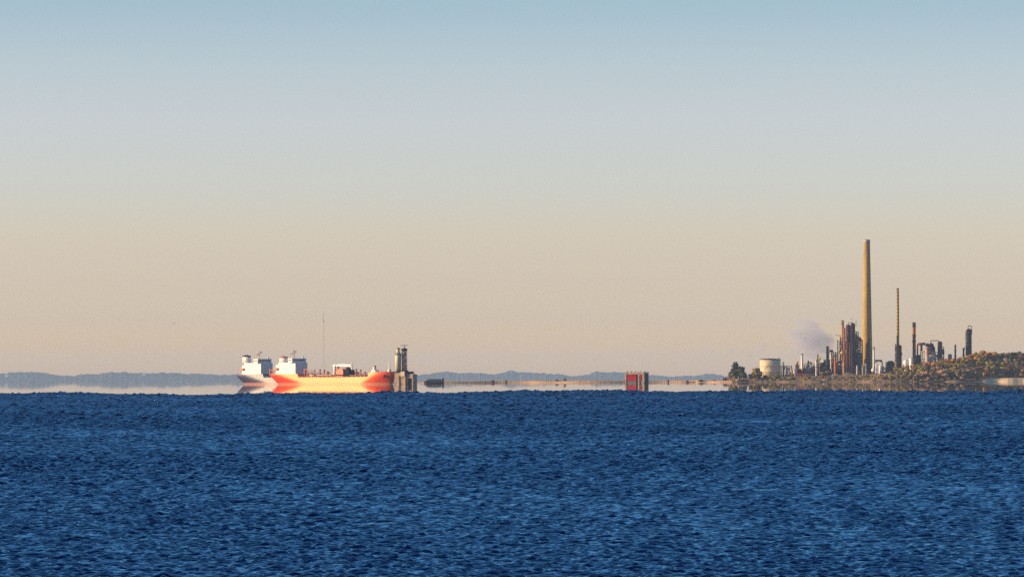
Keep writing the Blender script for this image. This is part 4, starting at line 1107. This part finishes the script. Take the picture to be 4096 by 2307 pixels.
DW = [('low dark works behind the red container, packed with small vessels', 3186, 3238, 1476, 81), ('low dark works packed with boxes and pipes below the black post', 3240, 3300, 1474, 82),
      ('low dark works between slim black column and orange column', 3298, 3346, 1468, 83), ('low dark works right behind the orange column', 3340, 3384, 1462, 84),
      ('low dark works in front of the lattice trestle', 3412, 3452, 1470, 85), ('low dark works under the white-green short stack', 3474, 3500, 1476, 86)]
DW += [('tall dark lattice tower standing between slim black column and the stair tower', 3326, 3350, 1412, 87), ('tall crowded lattice work behind the orange-red column', 3362, 3386, 1352, 88),
       ('blocky dark lattice tower right behind the black distillation tower', 3410, 3432, 1330, 89), ('dark works in front of the grey-blue tank', 3278, 3300, 1452, 90)]
for lb, a, b_, y_, sd in DW:
    r_ = random.Random(sd)
    ex = [(r_.choice(['box', 'vessel', 'drum', 'box', 'pipe', 'vessel']), r_.choice([m_dark, m_dark, m_brown, m_dark, m_rust, m_pale, m_black])) for _ in range(11)]
    t, z0, H, s_ = frame('process_works', lb, 'steelwork', a, b_, y_, 6835, 10, max(3, (b_ - a) // 8), 3, m_dark, extra=ex + [('floor', m_dark)], seed=sd, th=.4)
    q = MB(); W = (b_ - a) * s_ / 2; q.box(-W, W, 0, 4, -1, H * .55); q.box(-W * .7, W * .2, 0, 3.5, H * .55 + .01, H * .8); q.build('enclosure', m_brown if sd % 2 else m_dark, t)
# --- right of the chimney
column('stack', 'white-green short stack close behind the right of the chimney', 'stack', 3490, 3499, 1391, 6900, m_white, 1, dome=False, r_top=3.6, cap=(m_dark, .8))
t, z0 = root('white_sphere', 'gleaming white spherical tank at the right foot of the chimney', 'spherical tank', 3493, 6740, 1492)
q = MB(); q.sphere((0, 0, 3.1), 3.1, 16); q.build('shell', m_white, t)
for k in range(4): q = MB(); a = .785 + k * 1.571; q.tube([(2.6 * math.cos(a), 2.6 * math.sin(a), -2), (2.7 * math.cos(a), 2.7 * math.sin(a), 2.6)], 0.25, 5); q.build('leg', m_pale, t)
column('upright_tank', 'white bullet vessel under the left of the dark arch duct', 'tank', 3501, 3509, 1455, 6750, m_white, 0, group='white bullet vessels')
column('upright_tank', 'white bullet vessel with greenish gleam under the right of the dark arch duct', 'tank', 3516, 3526, 1464, 6745, m_white, 0, group='white bullet vessels')
t, z0 = root('arch_duct', 'dark arched duct over the two white bullet vessels', 'duct', 3514, 6765)
s_ = 6765 / FPX; pts = [(-14 * s_, 0, 0), (-14 * s_, 0, hpy(3514, 6765, 1466) - z0)]
for k in range(9):
    a = math.pi - math.pi * k / 8; pts.append((14 * s_ * math.cos(a), 0, hpy(3514, 6765, 1456) - z0 + 3.6 * math.sin(a)))
pts += [(14 * s_, 0, 0)]
q = MB(); q.tube(pts, 1.0, 8); q.build('duct_bend', m_greyst, t); q = MB(); q.box(-15 * s_, 14 * s_, -1.5, 1.5, hpy(3514, 6765, 1447) - z0, hpy(3514, 6765, 1442) - z0); q.build('top_box', m_dark, t)
frame('pipe_rack', 'short dark pipe rack between the arch duct and the hipped shed', 'pipe rack', 3524, 3552, 1470, 6790, 6, 3, 2, m_dark, extra=(('box', m_dark), ('pipe', m_brown), ('drum', m_brown)), seed=41)
def shed(label, px0, px1, pyt, pyr, D, wm, rm, name='shed', pyb=None):
    t, z0 = root(name, label, name, (px0 + px1) / 2, D, pyb); s_ = D / FPX; w_ = (px1 - px0) / 2 * s_
    ze, zr = hpy(px0, D, pyt) - z0, hpy(px0, D, pyr) - z0
    q = MB(); q.box(-w_, w_, -4, 4, 0, ze); q.build('wall', wm, t)
    q = MB(); q.add([(-w_ - .4, -4.5, ze + .01), (w_ + .4, -4.5, ze + .01), (w_ + .4, 4.5, ze + .01), (-w_ - .4, 4.5, ze + .01), (-w_ * .5, 0, zr), (w_ * .5, 0, zr)], [(0, 1, 5, 4), (2, 3, 4, 5), (0, 4, 3), (1, 2, 5), (0, 3, 2, 1)]); q.build('roof', rm, t)
    for k in range(2): q = MB(); q.box(-w_ * .5 + k * w_ * .8, -w_ * .5 + k * w_ * .8 + 1.2, -4.1, -4.01, ze * .4, ze * .4 + 1.8); q.build('window', m_glass, t)
    return t
shed('black hipped-roof shed with pale left wall, left of the second tallest stack', 3546, 3577, 1455, 1446, 6790, m_dark, m_black)
column('storage_tank', 'small pale tank hugging the left of the black hipped shed', 'tank', 3541, 3550, 1450, 6800, m_cream, 0, dome=True, ladder=False)
t, z0, H, s_ = column('stack', 'second tallest stack, thin with gold-lit left edge', 'stack', 3585, 3597, 1157, 6820, m_chim, 0, dome=False, r_top=4.6, cap=(m_black, 1.5))
q = MB()
for k in range(14): z_ = H * (.42 + .041 * k); rr = (6 - 1.4 * z_ / H) * s_; q.lathe([(rr + .02, z_), (rr + .28, z_ + .1), (rr + .28, z_ + .7), (rr + .02, z_ + .8)], 12, cap=False)
q.build('strake', m_brown, t)
frame('stack_support', 'lattice steelwork wrapped round the foot of the second tallest stack', 'steelwork', 3581, 3604, 1380, 6815, 8, 2, 8, m_brown, extra=(('vessel', m_rust), ('vessel', m_dark), ('box', m_dark), ('floor', m_dark), ('box', m_dark), ('vessel', m_dark)), seed=51, th=.4, slope=.05)
column('process_column', 'rust-orange column in front of the second tallest stack', 'column', 3580, 3588, 1384, 6805, m_peach, 3, group='slim columns of the refinery')
column('process_column', 'black column behind the foot of the second tallest stack', 'column', 3594, 3602, 1383, 6808, m_black, 3, group='slim columns of the refinery')
column('storage_tank', 'low white tank right of the second tallest stack', 'tank', 3612, 3634, 1441, 6790, m_white, 0, dome=True, ladder=False)
column('storage_tank', 'taller white tank at the foot of the rusty third stack', 'tank', 3636, 3653, 1434, 6785, m_white, 0, dome=False, ladder=False, cap=(m_pale, .5))
t, z0, H, s_ = column('stack', 'rusty third stack with bulging rings, left of the peach duct', 'stack', 3649, 3663, 1293, 6820, m_rust, 0, dome=False, r_top=6.2, cap=(m_black, 2))
for z_ in (.93, .72, .6): q = MB(); q.lathe([(6.4 * s_, H * z_ - 2), (7.4 * s_, H * z_ - 1), (7.4 * s_, H * z_ + 1), (6.4 * s_, H * z_ + 2)], 14, cap=False); q.build('ring', m_brown, t)
shed('dark block shed between the rusty stack and the pale frame', 3662, 3684, 1428, 1422, 6800, m_black, m_black)
t, z0 = root('duct', 'peach coloured horizontal duct bridging on two legs', 'duct', 3683, 6800)
s_ = 6800 / FPX; zd = hpy(3683, 6800, 1379) - z0
q = MB(); q.tube([(-15 * s_, 0, zd - 6), (-15 * s_, 0, zd - 2), (-12 * s_, 0, zd), (18 * s_, 0, zd)], 5.5 * s_, 12); q.build('duct_shell', m_peach, t)
for xx, w_, m_ in ((-14, 3, m_brown), (2, 4, m_black)): q = MB(); q.box((xx - w_) * s_, (xx + w_) * s_, -1.5, 1.5, 0, zd - 5.4 * s_); q.build('leg', m_, t)
t, z0 = root('reactor_vessel', 'dark bulbous reactor with domed head at the right end of the peach duct', 'reactor', 3718, 6795); s_ = 6795 / FPX
zt_ = hpy(3718, 6795, 1375) - z0; q = MB(); q.lathe([(3, 0), (3, zt_ - 17), (5.2, zt_ - 14), (5.2, zt_ - 7), (3.2, zt_ - 3.5), (2.8, zt_ - 1.5), (.4, zt_)], 16, (2.5, 0)); q.build('shell', m_dark, t)
q = MB(); q.lathe([(4.2, zt_ - 4.5), (4.2, zt_ - 3)], 12, (-2, 0)); q.sphere((-3, 0, zt_ - 3), 2.8, 10); q.build('separator', m_black, t)
column('process_column', 'peach drum-like vessel left of the dark bulbous reactor', 'vessel', 3701, 3715, 1392, 6780, m_peach, 1, ladder=False, group='slim columns of the refinery')
frame('steel_platform', 'pale open steel frame below the peach duct', 'steel frame', 3686, 3740, 1408, 6785, 9, 5, 4, m_pale, extra=(('box', m_pale), ('box', m_dark), ('drum', m_pale), ('floor', m_pale), ('vessel', m_greyst), ('box', m_greyst), ('floor', m_dark)), seed=61, th=.3)
column('storage_tank', 'pinkish white tank above the orange trees, below the peach duct', 'tank', 3700, 3716, 1426, 6760, m_pale, 0, dome=False, ladder=False, cap=(m_white, .4))
column('storage_tank', 'second pinkish white tank, right beside the first below the dark reactor', 'tank', 3718, 3734, 1424, 6762, m_pale, 0, dome=False, ladder=False, cap=(m_white, .4))
t, z0 = root('gooseneck_pipe', 'thin black gooseneck pipe, an upside-down U above the dark reactor', 'pipe', 3722, 6800, 1388); s_ = 6800 / FPX
zz = hpy(3722, 6800, 1366) - z0
q = MB(); q.tube([(0, 0, 0), (0, 0, zz - .6), (.6, 0, zz), (30 * s_, 0, zz), (32 * s_, 0, zz - .7), (32 * s_, 0, zz - 4)], .55, 8); q.build('pipe_bend', m_brown, t)
t, z0, H, s_ = column('process_column', 'thick dark column at the right end of the gooseneck pipe', 'column', 3750, 3768, 1368, 6795, m_dark, 6, group='slim columns of the refinery', pmat=m_brown)
frame('stair_tower', 'dark stepped stair tower right of the gooseneck column', 'stair tower', 3762, 3774, 1392, 6790, 6, 1, 5, m_dark, extra=(('box', m_dark), ('box', m_dark), ('vessel', m_dark), ('vessel', m_dark)), seed=71, th=.4)
frame('stair_tower', 'small bluish frame left of the gooseneck column', 'steel frame', 3738, 3750, 1412, 6790, 6, 1, 3, m_blue, extra=(('box', m_blue), ('vessel', m_blue)), seed=73, th=.4)
column('process_column', 'slim lonely black column with pale left ladder above the orange trees', 'column', 3817, 3824, 1382, 6790, m_black, 3, group='slim columns of the refinery', pmat=m_greyst)
column('process_column', 'small black column left of the broad black column', 'column', 3850, 3857, 1395, 6792, m_black, 2, group='slim columns of the refinery')
t, z0, H, s_ = column('distillation_tower', 'broad tall black column with looped pipe on top, rightmost of the refinery', 'distillation tower', 3864, 3886, 1318, 6800, m_dark, 7)
q = MB(); q.tube([(-1, 0, H - 1), (-1, 0, H + 2.6), (0, 0, H + 3.6), (3, 0, H + 3.6), (4, 0, H + 2.6), (4, 0, H - 8)], .5, 8); q.build('overhead_pipe', m_brown, t)
q = MB(); q.tube([(-4.3, -1, 4), (-4.3, -1, H * .6), (-5.2, -1, H * .66), (-4.6, -1, H * .9)], .45, 6); q.build('riser_pipe', m_greyst, t)
t, z0 = root('gooseneck_pipe', 'small hooked pipe joining the small and the broad black columns', 'pipe', 3857, 6796, 1405)
q = MB(); q.tube([(0, 0, 0), (0, 0, 5), (.7, 0, 5.7), (2.2, 0, 5.7), (2.8, 0, 5), (2.8, 0, 0)], .3, 6); q.build('pipe_bend', m_brown, t)
shed('tiny grey shed roof peeping over the trees right of the gooseneck column', 3792, 3806, 1424, 1419, 6790, m_greyst, m_greyst)
shed('pale stone-like boathouse at the waterline near the left end of the beach', 3868, 3880, 1524, 1519, 6512, m_pale, m_pale, 'boathouse', 1531)

# ================================================================ birds
m_gull = material('gull_feathers', (0.72, 0.68, 0.64), rough=.8, var=.15, scale=3)
m_gullwing = material('gull_wing_feathers', (0.20, 0.17, 0.18), rough=.8, var=.5, scale=3)
m_bird = material('dark_feathers', (0.03, 0.02, 0.02), rough=.8, var=.3, scale=3)
def bird(name, label, px, py, D, span, lift, mb_, mw_, yaw, roll):
    t = empty(name, label, 'bird', P(px, py, D), yaw)
    t.rotation_euler = (roll, 0, yaw)
    q = MB()
    prof = [(-.5, .01, -.0), (-.38, .05, 0), (-.15, .085, 0), (.08, .09, 0), (.25, .06, .01), (.33, .05, .02), (.40, .045, .02), (.46, .018, .01), (.53, .006, 0)]
    vs, fs = [], []
    for x, r_, z in prof:
        for i in range(8): a = i * math.pi / 4; vs.append((x * span * .42, r_ * span * .5 * math.cos(a), (z + r_ * .5 * math.sin(a)) * span))
    for j in range(len(prof) - 1):
        for i in range(8): fs.append((j * 8 + i, j * 8 + (i + 1) % 8, (j + 1) * 8 + (i + 1) % 8, (j + 1) * 8 + i))
    fs.append(tuple(range(8))); fs.append(tuple((len(prof) - 1) * 8 + i for i in reversed(range(8))))
    q.add(vs, fs, True)
    # fanned tail
    k = [(-.19, -.01, 0), (-.19, .01, 0), (-.30, .06, .0), (-.30, -.06, .0), (-.19, -.01, .008), (-.19, .01, .008), (-.30, .06, .004), (-.30, -.06, .004)]
    q.add([(a * span, b_ * span, c_ * span) for a, b_, c_ in k], [(0, 1, 2, 3), (7, 6, 5, 4), (0, 3, 7, 4), (1, 5, 6, 2), (3, 2, 6, 7)])
    body = q.build('body', mb_, t)
    for s_ in (-1, 1):
        w = MB(); st = [(0.02, 0, .10, -.06, .012), (.16, lift * .16, .12, -.05, .010), (.30, lift * .34, .08, -.06, .007), (.42, lift * .38, .0, -.08, .004), (.5, lift * .36, -.08, -.11, .002)]
        vs, fs = [], []
        for y, z, xa, xb, th in st:
            vs += [(xa * span, s_ * y * span, (z + th) * span), (xb * span, s_ * y * span, (z + th * .6) * span), (xb * span, s_ * y * span, (z - th * .6) * span), (xa * span, s_ * y * span, (z - th) * span)]
        for j in range(4):
            for i in range(4): fs.append((j * 4 + i, j * 4 + (i + 1) % 4, (j + 1) * 4 + (i + 1) % 4, (j + 1) * 4 + i))
        fs.append((0, 1, 2, 3)); fs.append((19, 18, 17, 16))
        w.add(vs, fs); w.build('wing', mw_, t)
bird('gull', 'white gull gliding in front of the smoke, above the black flare post', 3275, 1408, 1300, 1.45, .35, m_gull, m_gullwing, R(80), R(0))
bird('dark_bird', 'small dark bird alone in the sky, upper left of the ships', 696, 1294, 1500, .75, .9, m_bird, m_bird, R(35), R(10))
bird('pale_bird', 'tiny faint grey bird right of the dark bird', 778, 1286, 2200, .55, .4, m_gullwing, m_gullwing, R(60), R(10))
bird('far_bird', 'tiny brownish bird low in the sky at the far left', 62, 1268, 2300, .5, .5, m_gullwing, m_gullwing, R(120), R(-10))

# ================================================================ smoke
def smoke(name, label, px0, px1, py0, py1, D, dep, dens, tilt, seed, thr, nsc):
    pc, yc = (px0 + px1) / 2, (py0 + py1) / 2
    s_ = D / FPX
    c = at(pc, yc, D)
    bm = bmesh.new(); bmesh.ops.create_icosphere(bm, subdivisions=3, radius=1.0)
    me = bpy.data.meshes.new(name); bm.to_mesh(me); bm.free()
    SM = me
    o = bpy.data.objects.new(name, me); sc.collection.objects.link(o)
    o.location = c; o.scale = ((px1 - px0) / 2 * s_, dep, (py1 - py0) / 2 * s_); o.rotation_euler = (0, tilt, 0)
    m = bpy.data.materials.new(name); m.use_nodes = True
    t = m.node_tree; t.nodes.remove(t.nodes['Principled BSDF'])
    v = t.nodes.new('ShaderNodeVolumePrincipled'); v.inputs['Color'].default_value = (0.66, 0.68, 0.82, 1)
    tc = t.nodes.new('ShaderNodeTexCoord')
    ln = t.nodes.new('ShaderNodeVectorMath'); ln.operation = 'LENGTH'
    t.links.new(tc.outputs['Object'], ln.inputs[0])
    mp_ = t.nodes.new('ShaderNodeMapping'); mp_.inputs['Location'].default_value = (seed * 3.1, seed * 1.7, 0)
    n = t.nodes.new('ShaderNodeTexNoise'); n.inputs['Scale'].default_value = nsc; n.inputs['Detail'].default_value = 5; n.inputs['Roughness'].default_value = .6
    t.links.new(tc.outputs['Object'], mp_.inputs[0]); t.links.new(mp_.outputs[0], n.inputs['Vector'])
    a = t.nodes.new('ShaderNodeMath'); a.operation = 'MULTIPLY_ADD'; a.inputs[1].default_value = -0.42; 
    t.links.new(ln.outputs['Value'], a.inputs[0]); t.links.new(n.outputs['Fac'], a.inputs[2])
    r_ = t.nodes.new('ShaderNodeMapRange'); r_.inputs['From Min'].default_value = thr; r_.inputs['From Max'].default_value = thr + .10
    r_.inputs['To Max'].default_value = dens
    t.links.new(a.outputs[0], r_.inputs[0]); t.links.new(r_.outputs[0], v.inputs['Density'])
    t.links.new(v.outputs[0], t.nodes['Material Output'].inputs['Volume'])
    me.materials.append(m)
    tag(o, label, kind='stuff')
smoke('smoke_plume', 'mauve-grey smoke drifting up and left from the refinery towers', 3122, 3348, 1272, 1440, 7100, 26, .036, R(28), 1, .12, 1.7)
for i, (a, b_, c_, d) in enumerate(((3020, 3070, 1355, 1420), (2950, 2985, 1385, 1418), (2905, 2945, 1388, 1420), (2985, 3015, 1412, 1442), (2815, 2870, 1385, 1415))):
    smoke('smoke_puff', 'faint detached wisp of grey smoke left of the plume', a, b_, c_, d, 7100, 9, .05, R(20), 4 + i, .20, 1.8)
